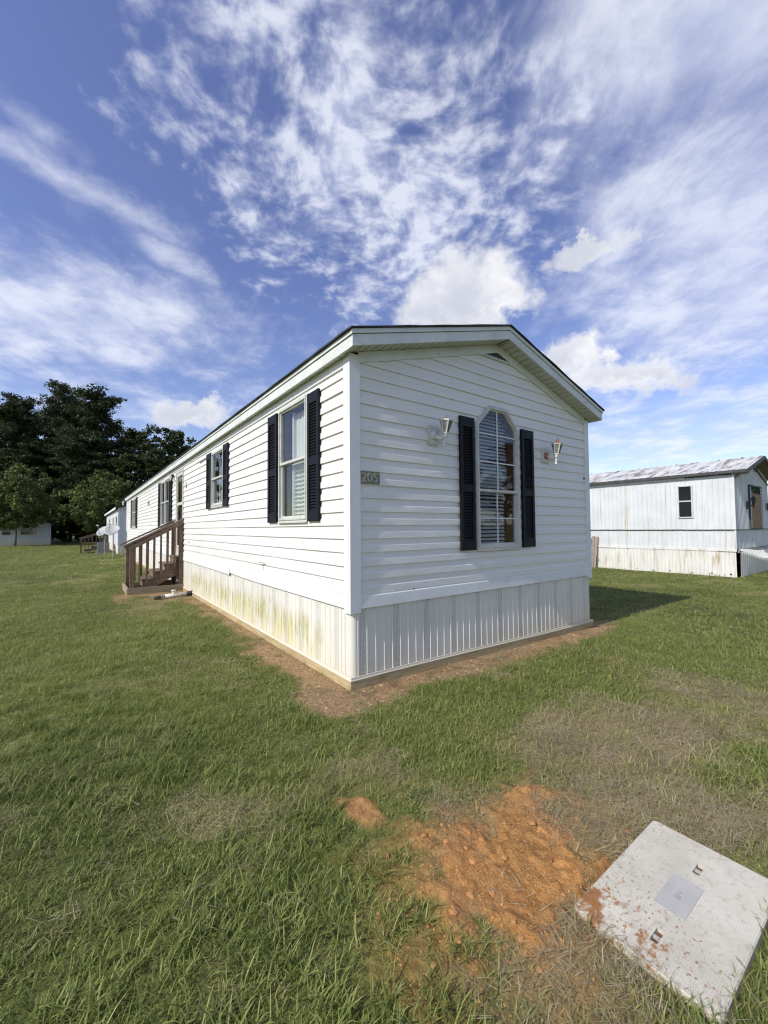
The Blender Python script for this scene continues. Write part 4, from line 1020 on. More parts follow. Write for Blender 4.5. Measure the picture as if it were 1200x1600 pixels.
# boarded end window
mb = MB(); rr = rect(1.50, 2.98, 1.36, 2.76); mb.ring(rr, inset(rr, .04), .0, .05, FRONT); w = mb.build('window', M_['dark_trim'], tr)
mb = MB(); mb.prism(inset(rr, .042), .004, .008, FRONT); mb.build('pane', M_['dark_pane'], w)
for z0, z1 in ((1.40, 1.93), (1.934, 2.06), (2.064, 2.50)):
    mb = MB(); mb.box(1.74, 2.84, -.030, -.012, z0, z1); mb.build('plywood_sheet', M_['ply'], w)
for s0 in (1.555, 2.85):
    mb = MB(); z = 1.41
    while z < 2.7: mb.box(s0, s0 + .10, -.046, -.034, z, z + .035); z += .05
    mb.build('shutter_slat', M_['trim'], w)
for s0 in (1.22, 3.62):
    t = thing('wall_lantern', 'dark wall lantern %s the boarded trailer window' % ('beside the corner side of' if s0 < 2 else 'on the far side of'), 'wall lamp', (13.204 + s0, .375, 2.08), 0, 'dark lanterns on the trailer end')
    mb = MB(); mb.box(-.06, .06, -.04, -.016, -.14, .10); mb.tube([(0, -.04, 0), (0, -.12, -.05), (.0, -.16, .02)], .02, 6); mb.build('back_plate', M_['dark_trim'], t)
    mb = MB(); mb.lathe((0, -.17, .0), [(.015, -.12), (.03, 0), (.075, .16), (.085, .17), (.03, .21), (.01, .26)], 6); mb.build('lantern_cage', M_['dark_trim'], t)
# torn, folded skirting at the end
def torn(rows, nm):
    mb = MB(); n = 144
    def P(k, t):
        a, b = rows[k]; p = Vector(a).lerp(Vector(b), t)
        rib = .030 * (1 if (t * 24) % 1 < .4 else 0); return (p.x, p.y - rib, p.z + .02 * math.sin(t * 9 + k))
    for k in range(len(rows) - 1):
        for i in range(n): mb.quad(P(k, i / n), P(k, (i + 1) / n), P(k + 1, (i + 1) / n), P(k + 1, i / n))
    mb.build(nm, M_['tin_low'], tr)
torn([((.0, -.035, .80), (4.0, -.05, .66)), ((.02, -.07, .75), (4.0, -.30, .22))], 'torn_skirting')
torn([((.02, -.07, .748), (4.0, -.298, .218)), ((.10, -.045, -.03), (4.0, -.10, -.12))], 'torn_skirting')
mb = MB()                                                  # rotted holes and scuffs along the foot of the skirting
for i in range(34):
    y = random.uniform(.1, 7.5); z = random.uniform(.0, .07) if random.random() < .8 else random.uniform(.1, .6); w = random.uniform(.015, .07) if z < .08 else .012; h = random.uniform(.012, .04)
    x = -.046; mb.quad((x, y, z), (x, y + w, z + .01), (x, y + w * .8, z + h), (x, y + w * .2, z + h * 1.2))
o = mb.build('rust_hole', M_['dark'], tr); o['kind'] = 'stuff'
# leaning grey panel by the trailer
ln = thing('leaning_panel', 'weathered plank panel leaning on the trailer behind the home corner', 'wood panel', (13.0, 4.42, -.055), R(90))
for i, (m, h, w) in enumerate((('old_brown', 1.12, .115), ('old_grey', 1.14, .105), ('old_brown', 1.05, .11))):
    mb = MB(); x = -.17 + i * .125; b = .05 if i == 0 else 0
    mb.box8([(x + b, .02, 0), (x + w, .02, 0), (x + w, .05, 0), (x + b, .05, 0), (x, -.14, h), (x + w, -.14, h), (x + w, -.11, h), (x, -.11, h)]); mb.build('plank', M_[m], ln)
mb = MB(); mb.bar((-.16, -.055, .35), (.19, -.055, .35), .03, .06); mb.build('batten', M_['old_grey'], ln)

# ------------------------------------------------------------------ utility box lid
def lid_mat():
    m, nt, N, L, P = shader('lid_composite'); g = G(nt); p = g.obj()
    n = g.noise(p, 3.0, 6, .65); c = g.mix(g.ss(n, .3, .7), (.52, .485, .39), (.67, .63, .52)); c = g.mix(g.ss(g.noise(p, 40, 4), .50, .70, 0, .42), c, (.36, .33, .25))
    x, y, z = g.sep(p); q = .0165
    par = g.math('MODULO', g.math('ADD', g.math('FLOOR', g.math('DIVIDE', g.math('ADD', x, 5.0), q)), g.math('FLOOR', g.math('DIVIDE', g.math('ADD', y, 5.0), q))), 2.0)
    def dash(v): return g.math('ABSOLUTE', g.math('SINE', g.math('MULTIPLY', v, math.pi * 2 / q)))
    hx, hy = dash(x), dash(y); weave = g.ss(g.math('ADD', g.math('MULTIPLY', par, hx), g.math('MULTIPLY', g.math('SUBTRACT', 1.0, par), hy)), .25, .7)
    c = g.mix(g.math('MULTIPLY', g.math('SUBTRACT', 1.0, weave), .16), c, (.30, .275, .21))
    x, y, z = g.sep(p)
    # clay scattered over the corner next to the digging
    reach = g.math('ADD', g.math('MULTIPLY', x, 1.3), g.math('MULTIPLY', y, -.75))
    cl = g.math('ADD', g.noise(p, 9, 5, .7), g.math('MULTIPLY', reach, -.42)); f = g.ss(cl, .70, .80)
    sp = g.math('MULTIPLY', g.ss(g.noise(p, 70, 3), .60, .67), g.ss(g.math('ADD', reach, g.math('MULTIPLY', g.noise(p, 4, 2), .4)), .30, .0))
    f = g.math('MAXIMUM', f, sp)
    c = g.mix(f, c, g.mix(g.noise(p, 50, 3), (.24, .095, .03), (.42, .20, .08)))
    g.put(P.inputs['Base Color'], c); P.inputs['Roughness'].default_value = .85; P.inputs['Specular IOR Level'].default_value = .25
    g.put(P.inputs['Normal'], g.bump(g.math('ADD', g.math('MULTIPLY', weave, .22), g.math('MULTIPLY', g.noise(p, 150, 3), .35)), .004)); return m
M_['lid'] = lid_mat(); M_['lid_plate'] = basic('lid_plate_grey', (.42, .405, .375), .7, .06, 20, .0006, 200)
M_['slot_soil'] = basic('slot_soil', (.15, .085, .045), .95, .4, 60)
M_['clay'] = basic('clay_clod', (.41, .20, .066), .95, .3, 30, .004, 90); M_['box_tan'] = basic('box_side', (.52, .40, .25), .9, .2, 12, .003, 60)
LW, LH = LID[1] - LID[0], LID[3] - LID[2]
lid = thing('utility_lid', 'pale rectangular utility box lid lying in the lawn by the red clay', 'utility lid', ((LID[0] + LID[1]) / 2, (LID[2] + LID[3]) / 2, -.002)); lid.rotation_euler = (R(.8), R(-1.2), 0)
def rrect(w, h, r, n=4):
    out = []
    for cx_, cy_, a in ((w - r, -h + r, -90), (w - r, h - r, 0), (-w + r, h - r, 90), (-w + r, -h + r, 180)):
        for i in range(n + 1):
            t = R(a + 90 * i / n); out.append((cx_ + r * math.cos(t), cy_ + r * math.sin(t)))
    return out
SL = [(.196, -.004), (-.238, -.012)]                       # finger slots
TOP = lambda s, z, o: (s, z, o)
mb = MB(); a0 = rrect(LW / 2, LH / 2, .018); a1 = rrect(LW / 2 - .004, LH / 2 - .004, .016)
k = len(a0)
for i in range(k):
    j = (i + 1) % k
    mb.quad((*a0[i], -.03), (*a0[j], -.03), (*a0[j], .024), (*a0[i], .024)); mb.quad((*a0[i], .024), (*a0[j], .024), (*a1[j], .028), (*a1[i], .028))
# top face with two slots cut out: strips
xsl = sorted({-LW / 2 + .012, LW / 2 - .012} | {v for sx, sy in SL for v in (sx - .034, sx + .034)})
y0_, y1_ = -LH / 2 + .012, LH / 2 - .012
for xa, xb in zip(xsl, xsl[1:]):
    sl_ = [q_ for q_ in SL if abs((xa + xb) / 2 - q_[0]) < .02]
    if sl_:
        sy = sl_[0][1]; mb.quad((xa, y0_, .028), (xb, y0_, .028), (xb, sy - .012, .028), (xa, sy - .012, .028)); mb.quad((xa, sy + .012, .028), (xb, sy + .012, .028), (xb, y1_, .028), (xa, y1_, .028))
        for (p, q_) in (((xa, sy - .012), (xb, sy - .012)), ((xb, sy - .012), (xb, sy + .012)), ((xb, sy + .012), (xa, sy + .012)), ((xa, sy + .012), (xa, sy - .012))): mb.quad((*p, .028), (*q_, .028), (*q_, -.01), (*p, -.01))
        mb.quad((xa, sy - .012, -.01), (xb, sy - .012, -.01), (xb, sy + .012, -.01), (xa, sy + .012, -.01))
    else: mb.quad((xa, y0_, .028), (xb, y0_, .028), (xb, y1_, .028), (xa, y1_, .028))
ri = [(max(-LW / 2 + .012, min(LW / 2 - .012, x)), max(y0_, min(y1_, y))) for x, y in a1]
for i in range(k):
    j = (i + 1) % k; mb.quad((*a1[i], .028), (*a1[j], .028), (*ri[j], .028), (*ri[i], .028))
mb.build('lid_slab', M_['lid'], lid)
mb = MB(); mb.prism(rrect(.102, .051, .004, 2), .0282, .0305, TOP); o = mb.build('name_plate', M_['lid_plate'], lid); o.location = (-.004, .0, 0)
mb = MB()                                                  # stamped marks in the middle of the plate
for (x, y, w, h) in ((-.012, .008, .010, .001), (-.012, -.008, .010, .001), (-.021, 0, .001, .007), (-.003, 0, .001, .007), (.012, .0, .008, .001), (.012, .006, .001, .005), (.02, -.004, .001, .005), (-.012, .0, .004, .001), (-.012, 0, .001, .004)): mb.box(-.004 + x - w, -.004 + x + w, y - h, y + h, .0306, .0312)
mb.build('stamped_mark', M_['galv'], lid)
for sx, sy in SL:
    mb = MB(); mb.box(sx - .0338, sx + .0338, sy - .0118, sy + .0118, -.008, .012); mb.build('slot_soil', M_['slot_soil'], lid)
    mb = MB(); mb.box(sx - .004, sx + .003, sy - .0116, sy + .0116, .0125, .024); mb.build('lifting_bar', M_['lid_plate'], lid)
mb = MB(); 
for i in range(3): mb.box(.300 - i * .012, .304 - i * .012, .165, .188, .0282, .0305)
mb.box(.27, .31, .195, .198, .0282, .0300); mb.build('raised_mark', M_['lid'], lid)
mb = MB(); mb.ring(rect(-LW / 2 - .012, LW / 2 + .030, -LH / 2 - .055, LH / 2 + .010), rect(-LW / 2 + .02, LW / 2 - .02, -LH / 2 + .02, LH / 2 - .02), -.12, -.031, TOP); mb.build('box_rim', M_['box_tan'], lid)
mb = MB()
for i in range(26):
    x = -LW / 2 + .01 + abs(random.gauss(0, .13)); y = random.uniform(-.05, LH / 2 - .02); r = random.uniform(.002, .007)
    mb.lathe((x, y, .0275), [(r, 0), (r * .9, r * .5), (r * .3, r * .9)], 5)
o = mb.build('clay_crumb', M_['clay'], lid); o['kind'] = 'stuff'

# ------------------------------------------------------------------ clay crumbs and clods
mb = MB(); cnt = 0
while cnt < 1500:
    x, y = random.uniform(-1.25, .15), random.uniform(-2.6, -1.2)
    z, (d_, c_, s_) = ground_z(np.array([x]), np.array([y])); cs = poly_sd(CLAY, np.array([x]), np.array([y]))[0]
    if cs > .26 * random.random() ** 2 or (LID[0] - .02 < x < LID[1] and LID[2] < y < LID[3]): continue
    r = random.uniform(.0015, .006) if random.random() < .96 else random.uniform(.007, .02)
    c0 = len(mb.v); z0 = float(z[0]); n = 7
    for (h, kk) in ((-.5, .9), (.12, 1.0), (.45, .55)):
        for j in range(n):
            t = 2 * math.pi * j / n + kk; q_ = r * kk * random.uniform(.75, 1.2); mb.v.append((x + q_ * math.cos(t), y + q_ * math.sin(t), z0 + r * h))
    for a in range(2):
        for j in range(n): mb.f.append((c0 + a * n + j, c0 + a * n + (j + 1) % n, c0 + (a + 1) * n + (j + 1) % n, c0 + (a + 1) * n + j)); mb.m.append(0)
    mb.f.append(tuple(c0 + 2 * n + j for j in range(n))); mb.m.append(0); cnt += 1
tag(mb.build('clay_rubble', M_['clay']), 'crumbled red clay clods on the dug patch', 'clay', kind='stuff')

# ------------------------------------------------------------------ litter on the bare strip: pebbles, chips, dead bits
M_['chip'] = basic('litter_chip', (.42, .31, .18), .9, .5, 60, rnd=.0)
def litter():
    xx = np.concatenate((rng.uniform(-.1, 4.6, 700), rng.uniform(-.75, 0, 1300), rng.uniform(-1.7, 0, 500))); yy = np.concatenate((rng.uniform(-.75, 0, 700), rng.uniform(-.4, 7.0, 1300), rng.uniform(5.8, 9.4, 500)))
    dm_, cm_, sm_, hd_, ld_, n_ = masks(xx, yy); ok = (dm_ > .4) & (hd_ > .05); mb = MB()
    for x, y in zip(xx[ok], yy[ok]):
        r = random.uniform(.003, .009); a = random.random() * 6.28; l = r * random.uniform(1, 3.2); z = float(gz(x, y)) + .001; c, s_ = math.cos(a), math.sin(a)
        p = [(x + c * l * u - s_ * r * v, y + s_ * l * u + c * r * v) for u, v in ((-1, -.5), (.8, -.7), (1, .6), (-.7, .8))]; h = r * random.uniform(.3, .9)
        mb.box8([(*q_, z) for q_ in p] + [((q_[0] * .7 + x * .3), (q_[1] * .7 + y * .3), z + h) for q_ in p])
    tag(mb.build('soil_litter', M_['chip']), 'pale chips and dead bits on the bare soil strip', 'litter', kind='stuff')
litter()

# ------------------------------------------------------------------ trees
def leaf_mat(name, c1, c2, c3):
    m, nt, N, L, P = shader(name); g = G(nt); p = g.pos()
    n = g.noise(p, .55, 3); n2 = g.noise(p, 4.0, 3)
    c = g.mix(g.ss(n, .35, .65), c1, c2); c = g.mix(g.ss(n2, .5, .75), c, c3); c = g.mix(1.0, c, g.mix(g.rand(), (.7, .72, .7), (1, 1, 1)), 'MULTIPLY')
    g.put(P.inputs['Base Color'], c); P.inputs['Roughness'].default_value = .6; P.inputs['Specular IOR Level'].default_value = .25
    tl = N.new('ShaderNodeBsdfTranslucent'); g.put(tl.inputs[0], g.mix(.5, c, (.10, .14, .02))); mx = N.new('ShaderNodeMixShader'); mx.inputs[0].default_value = .18
    o = N['Material Output']; L.new(P.outputs[0], mx.inputs[1]); L.new(tl.outputs[0], mx.inputs[2]); L.new(mx.outputs[0], o.inputs[0]); return m
M_['pine_leaf'] = leaf_mat('pine_needles', (.023, .035, .014), (.046, .066, .025), (.080, .102, .040))
M_['oak_leaf'] = leaf_mat('broad_leaves', (.027, .042, .013), (.055, .078, .022), (.095, .120, .036))
M_['lawn_leaf'] = leaf_mat('maple_leaves', (.085, .110, .028), (.15, .18, .050), (.23, .25, .08))
M_['bark'] = basic('tree_bark', (.060, .047, .038), .95, .35, 8, .02, 12, stretch=(3, 3, .5)); M_['bark_pale'] = basic('grey_bark', (.16, .14, .12), .95, .3, 8, .01, 12, stretch=(3, 3, .5))
def leaves_mesh(name, cents, rads, per, size, mat_, flat=.6, rs=None, long=1.0):
    r = rs; K = len(cents)
    c = np.repeat(np.array(cents), per, 0); rad = np.repeat(np.array(rads), per)[:, None]
    v = r.normal(size=c.shape); v /= np.linalg.norm(v, axis=1)[:, None]; rr = r.random((len(c), 1)) ** .55
    p = c + v * rr * rad * np.array([1, 1, flat])
    n = r.normal(size=c.shape) + v * .7 + np.array([0, 0, .5]); n /= np.linalg.norm(n, axis=1)[:, None]
    a = np.cross(n, r.normal(size=c.shape)); a /= np.linalg.norm(a, axis=1)[:, None]; b = np.cross(n, a)
    s = size * (.6 + .8 * r.random((len(c), 1)))
    q = np.stack((p - a * s * .5 * long, p - b * s * .32 + a * s * .05, p + a * s * .55 * long, p + b * s * .32), 1).reshape(-1, 3)
    m = bpy.data.meshes.new(name); nf_ = len(c); m.vertices.add(nf_ * 4); m.vertices.foreach_set('co', q.ravel()); m.loops.add(nf_ * 4); m.loops.foreach_set('vertex_index', np.arange(nf_ * 4)); m.polygons.add(nf_); m.polygons.foreach_set('loop_start', np.arange(nf_) * 4); m.update(); m.validate(); m.materials.append(mat_); return m
def pine_meshes(H, seed, spread=4.6, low=.42):
    r = np.random.default_rng(seed); tb = MB(); lean = r.normal(size=2) * .25
    tp = [(lean[0] * t * t * 3, lean[1] * t * t * 3, H * t) for t in np.linspace(0, .97, 9)]; tb.tube(tp, [.34 * (1 - .88 * t) for t in np.linspace(0, 1, 9)], 8)
    C_, R_ = [], []; z = H * low
    while z < H * .98:
        t = (z / H - low) / (1 - low); l = spread * (math.sin(math.pi * min(1, .30 + .66 * t)) ** .55) * (.85 + .3 * r.random())
        for k in range(int(r.integers(2, 5))):
            if r.random() < .18: continue
            a = r.random() * 2 * math.pi; ll = l * (.55 + .6 * r.random()); bx_ = np.interp(z, [p[2] for p in tp], [p[0] for p in tp]); by_ = np.interp(z, [p[2] for p in tp], [p[1] for p in tp])
            e = (bx_ + ll * math.cos(a), by_ + ll * math.sin(a), z + ll * (.10 + .35 * t)); m_ = ((bx_ + e[0]) / 2, (by_ + e[1]) / 2, (z + e[2]) / 2 - .12 * ll)
            tb.tube([(bx_, by_, z), m_, e], [.09 * (1 - .6 * t), .06 * (1 - .6 * t), .02], 5, False)
            for q_ in np.arange(.45, 1.05, .27):
                C_.append((bx_ + (e[0] - bx_) * q_ + r.normal() * .25, by_ + (e[1] - by_) * q_ + r.normal() * .25, z + (e[2] - z) * q_ + .15 + r.normal() * .2)); R_.append(.75 + .65 * r.random())
        z += .45 + .40 * r.random()
    C_.append((tp[-1][0], tp[-1][1], H * .98)); R_.append(.9)
    return tb.mesh('trunk', M_['bark'], True), leaves_mesh('crown', C_, R_, 95, .30, M_['pine_leaf'], .6, r, 1.25)
def broad_meshes(H, Rc, seed, mat_, low=.30, per=70, size=.30, nc=95, trunk_r=.22, bark='bark'):
    r = np.random.default_rng(seed); tb = MB(); tb.tube([(0, 0, 0), (.05, .03, H * low * .7), (.0, .1, H * .55), (.05, 0, H * .82)], [trunk_r, trunk_r * .8, trunk_r * .5, trunk_r * .15], 8)
    C_, R_ = [], []; zc = H * (low + (1 - low) * .48); rz_ = H * (1 - low) * .52
    lob = [(r.normal(size=3)) for _ in range(9)]; lob = [l / np.linalg.norm(l) for l in lob]
    while len(C_) < nc:
        v = r.normal(size=3); v /= np.linalg.norm(v); q_ = r.random() ** .33
        bulge = .66 + .50 * max(0, max(float(v @ l) for l in lob) - .30)
        if v[2] < 0: bulge *= 1 - .10 * abs(v[2])
        taper = 1 - .30 * max(0, v[2]) ** 2
        p = (v[0] * Rc * q_ * bulge * taper * 1.12, v[1] * Rc * q_ * bulge * taper * 1.12, zc + v[2] * rz_ * q_ * bulge * 1.08); C_.append(p); R_.append(Rc * (.10 + .15 * r.random() ** 1.5))
        if len(C_) % 5 == 0: tb.tube([(0, .05, H * (low + .1 * r.random())), (p[0] * .5, p[1] * .5, (p[2] + H * low) / 2), p], [trunk_r * .35, trunk_r * .2, .02], 5, False)
    return tb.mesh('trunk', M_[bark], True), leaves_mesh('crown', C_, R_, per, size, mat_, .75, r)
def plant(name, label, meshes, loc, rz, sxy, sz, group=None):
    t = thing(name, label, 'tree', loc, rz, group); link('trunk', meshes[0], t, None, None, (sxy, sxy, sz)); link('crown', meshes[1], t, None, None, (sxy, sxy, sz)); return t
PINES = [(-11.3, 93.0, 25.4), (-17.8, 101.4, 23.9), (-8.7, 100.9, 25.2), (-4.7, 85.6, 26.6), (-2.6, 94.0, 26.4), (-0.2, 79.8, 24.3), (2.6, 85.2, 22.8), (-12.2, 86.2, 18.6), (-7.5, 80.2, 14.6), (-3.5, 79.8, 15.9), (-0.3, 72.5, 14.1), (4.3, 79.0, 16.7), (-21.2, 97.7, 21.3), (-14.6, 96.0, 23.5), (-9.6, 90.0, 22.5), (-6.3, 92.5, 24.6), (-1.4, 88.0, 23.0), (5.2, 92.0, 21.0), (-17.0, 90.0, 17.0)]
DEC = [(7.5, 71.7, 19.1), (10.9, 74.2, 19.1), (5.0, 71.1, 13.9), (14.4, 79.1, 17.9), (17.7, 81.5, 17.5)]
BUSH = [(-10.2, 77.2, 8.0), (-6.1, 71.7, 7.0), (-3.9, 73.8, 9.0), (2.6, 67.8, 8.5), (5.8, 63.0, 6.7), (-1.1, 70.6, 9.2), (-13.9, 80.0, 8.2)]
LAWN = [(-8.0, 58.2, 8.8), (-0.2, 55.0, 8.8)]
PV = [pine_meshes(24, 11 + i, 4.2 + .4 * (i % 2), .30 - .06 * (i % 2)) for i in range(4)]
plab = {0: 'tall dark pine at the open edge of the wood', 3: 'tallest dark pine of the wood, rounded top above the rest', 5: 'broad dark pine with a spreading top beside the tallest pine'}
for i, (x, y, h) in enumerate(PINES):
    plant('pine_tree', plab.get(i, 'dark pine standing in the dense wood beyond the lawn'), PV[i % 4], (x, y, -.3), i * 1.7, 1.0 + .15 * ((i * 7) % 3 - 1), h / 24, 'pines of the wood')
DV_ = [broad_meshes(18, 4.6, 31 + i, M_['oak_leaf'], .16, 80, .40, 120) for i in range(2)]
dlab = ['leafy tree with a pointed top at the edge of the wood', 'leafy tree just above the far roof end', 'shorter leafy tree between the pines and the roof end', 'leafy tree partly behind the home roof', 'leafy tree mostly hidden by the home roof']
for i, (x, y, h) in enumerate(DEC): plant('broadleaf_tree', dlab[i], DV_[i % 2], (x, y, -.3), i * 2.1, .92 + .1 * (i % 3), h / 18, 'leafy trees at the edge of the wood')
for i, (x, y, h) in enumerate(((-62, 12, 16), (-58, 36, 15), (34, -55, 13), (52, -38, 15), (66, -12, 14))): plant('broadleaf_tree', 'leafy tree across the lots mirrored in the home windows', DV_[i % 2], (x, y, 0), i * 1.9, 1.3, h / 18, 'trees mirrored in the windows')
BV = [broad_meshes(8, 4.0, 51 + i, M_['oak_leaf'], .04, 80, .36, 90, .12) for i in range(2)]
for i, (x, y, h) in enumerate(BUSH): plant('understory_tree', 'low dark leafy tree filling the foot of the wood', BV[i % 2], (x, y, -.3), i * 1.3, 1.15, h / 8, 'low trees at the foot of the wood')
llab = ['round green lawn tree on a pale trunk before the white far home', 'round green lawn tree behind the satellite dishes and grey-white home']
for i, (x, y, h) in enumerate(LAWN): plant('lawn_tree', llab[i], broad_meshes(h, (3.9, 3.5)[i], 71 + i, M_['lawn_leaf'], (.20, .14)[i], 110, .24, 190, .13, 'bark_pale'), (x, y, float(gz(x, y))), i * 2.2, 1, 1, 'lawn trees')

# ------------------------------------------------------------------ grass and straw
def grass_mat(name, stops, trans=.38):
    m, nt, N, L, P = shader(name); g = G(nt)
    t = g.attr('tint', 'INSTANCER')[2]; b = g.attr('shade')[2]
    r = N.new('ShaderNodeValToRGB'); g.put(r.inputs[0], g.math('ADD', t, g.math('MULTIPLY', g.math('SUBTRACT', b, .5), .45)))
    e = r.color_ramp.elements; e[0].position = stops[0][0]; e[0].color = (*stops[0][1], 1); e[1].position = stops[-1][0]; e[1].color = (*stops[-1][1], 1)
    for p_, c_ in stops[1:-1]: q_ = e.new(p_); q_.color = (*c_, 1)
    g.put(P.inputs['Base Color'], r.outputs[0]); P.inputs['Roughness'].default_value = .55; P.inputs['Specular IOR Level'].default_value = .3
    tl = N.new('ShaderNodeBsdfTranslucent'); g.put(tl.inputs[0], r.outputs[0]); mx = N.new('ShaderNodeMixShader'); mx.inputs[0].default_value = trans
    L.new(P.outputs[0], mx.inputs[1]); L.new(tl.outputs[0], mx.inputs[2]); L.new(mx.outputs[0], N['Material Output'].inputs[0]); return m
M_['grass'] = grass_mat('grass_blades', [(0.0, (.115, .142, .034)), (.35, (.235, .285, .072)), (.65, (.345, .36, .112)), (1.0, (.52, .44, .24))])
M_['straw'] = grass_mat('dry_straw', [(0.0, (.18, .14, .07)), (.5, (.36, .29, .17)), (1.0, (.52, .44, .29))], .15)
def clump(name, seed, n, rad, lmin, lmax, w, lean, mat_, flatten=1.0, bend=.5, joints=3):
    r = np.random.default_rng(seed); V, F, S = [], [], []
    for i in range(n):
        a = r.random() * 2 * math.pi; rr = rad * math.sqrt(r.random()); base = np.array([rr * math.cos(a), rr * math.sin(a), -.004 if flatten == 1 else r.random() * .012])
        l = lmin + (lmax - lmin) * r.random() ** 1.4; d = r.random() * 2 * math.pi; ln_ = lean * (.3 + r.random()); hd = np.array([math.cos(d), math.sin(d), 0.])
        sd_ = np.array([-math.sin(d + r.normal() * .5), math.cos(d + r.normal() * .5), 0.]) * w * (.6 + .7 * r.random()) * .5
        sh = r.random(); k0 = len(V); th = ln_; p = base.copy()
        for j in range(joints):
            t = j / (joints - 1)
            ww = 1 - .35 * t if j < joints - 1 else .0
            if j == joints - 1: V.append(p); S.append(sh)
            else: V += [p - sd_ * ww, p + sd_ * ww]; S += [sh, sh]
            step = l / (joints - 1); dirn = hd * math.sin(th) + np.array([0, 0, math.cos(th) * flatten]); p = p + dirn * step; th = min(th + bend * (.4 + r.random()), 2.0)
        for j in range(joints - 2): F.append((k0 + 2 * j, k0 + 2 * j + 1, k0 + 2 * j + 3, k0 + 2 * j + 2))
        F.append((k0 + 2 * (joints - 2), k0 + 2 * (joints - 2) + 1, k0 + 2 * (joints - 1)))
    m = bpy.data.meshes.new(name); m.from_pydata([tuple(v) for v in V], [], F); m.materials.append(mat_)
    at = m.attributes.new('shade', 'FLOAT', 'POINT'); at.data.foreach_set('value', np.array(S, np.float32)); return bpy.data.objects.new(name, m)
def scatter(name, label, cat, pts, idx, rotz, scl, tint, variants):
    src = bpy.data.collections.new(name + '_source')
    for v in variants: src.objects.link(v)
    m = bpy.data.meshes.new(name); m.vertices.add(len(pts)); m.vertices.foreach_set('co', np.asarray(pts, np.float32).ravel())
    for nm, ty, arr in (('vi', 'INT', idx.astype(np.int32)), ('tint', 'FLOAT', tint.astype(np.float32))):
        m.attributes.new(nm, ty, 'POINT').data.foreach_set('value', arr)
    rv = np.zeros((len(pts), 3), np.float32); rv[:, 2] = rotz; m.attributes.new('rotv', 'FLOAT_VECTOR', 'POINT').data.foreach_set('vector', rv.ravel())
    m.attributes.new('sclv', 'FLOAT_VECTOR', 'POINT').data.foreach_set('vector', np.asarray(scl, np.float32).ravel())
    o = link(name, m); tag(o, label, cat, kind='stuff')
    ng = bpy.data.node_groups.new(name + '_nodes', 'GeometryNodeTree'); ng.interface.new_socket('Geometry', in_out='INPUT', socket_type='NodeSocketGeometry'); ng.interface.new_socket('Geometry', in_out='OUTPUT', socket_type='NodeSocketGeometry')
    N = ng.nodes; L = ng.links; gi = N.new('NodeGroupInput'); go = N.new('NodeGroupOutput'); ip = N.new('GeometryNodeInstanceOnPoints'); ci = N.new('GeometryNodeCollectionInfo')
    ci.inputs['Collection'].default_value = src; ci.inputs['Separate Children'].default_value = True; ci.inputs['Reset Children'].default_value = True
    def na(nm, ty): n = N.new('GeometryNodeInputNamedAttribute'); n.data_type = ty; n.inputs['Name'].default_value = nm; return n.outputs['Attribute']
    e2r = N.new('FunctionNodeEulerToRotation'); L.new(na('rotv', 'FLOAT_VECTOR'), e2r.inputs[0])
    L.new(gi.outputs[0], ip.inputs['Points']); L.new(ci.outputs[0], ip.inputs['Instance']); ip.inputs['Pick Instance'].default_value = True
    L.new(na('vi', 'INT'), ip.inputs['Instance Index']); L.new(e2r.outputs[0], ip.inputs['Rotation']); L.new(na('sclv', 'FLOAT_VECTOR'), ip.inputs['Scale']); L.new(ip.outputs[0], go.inputs[0])
    md = o.modifiers.new('scatter', 'NODES'); md.node_group = ng; return o
def sample_area(dens, r0, r1, margin=8):
    """random ground points in a ring about the viewer's spot, within a wide sector of what lies ahead"""
    half = R(62 + margin) if r1 < 14 else R(52 + margin); n = int(dens * half * (r1 * r1 - r0 * r0))
    rr = np.sqrt(r0 * r0 + (r1 * r1 - r0 * r0) * rng.random(n)); a = YAW + (rng.random(n) * 2 - 1) * half
    return CAM.x + rr * np.sin(a), CAM.y + rr * np.cos(a)
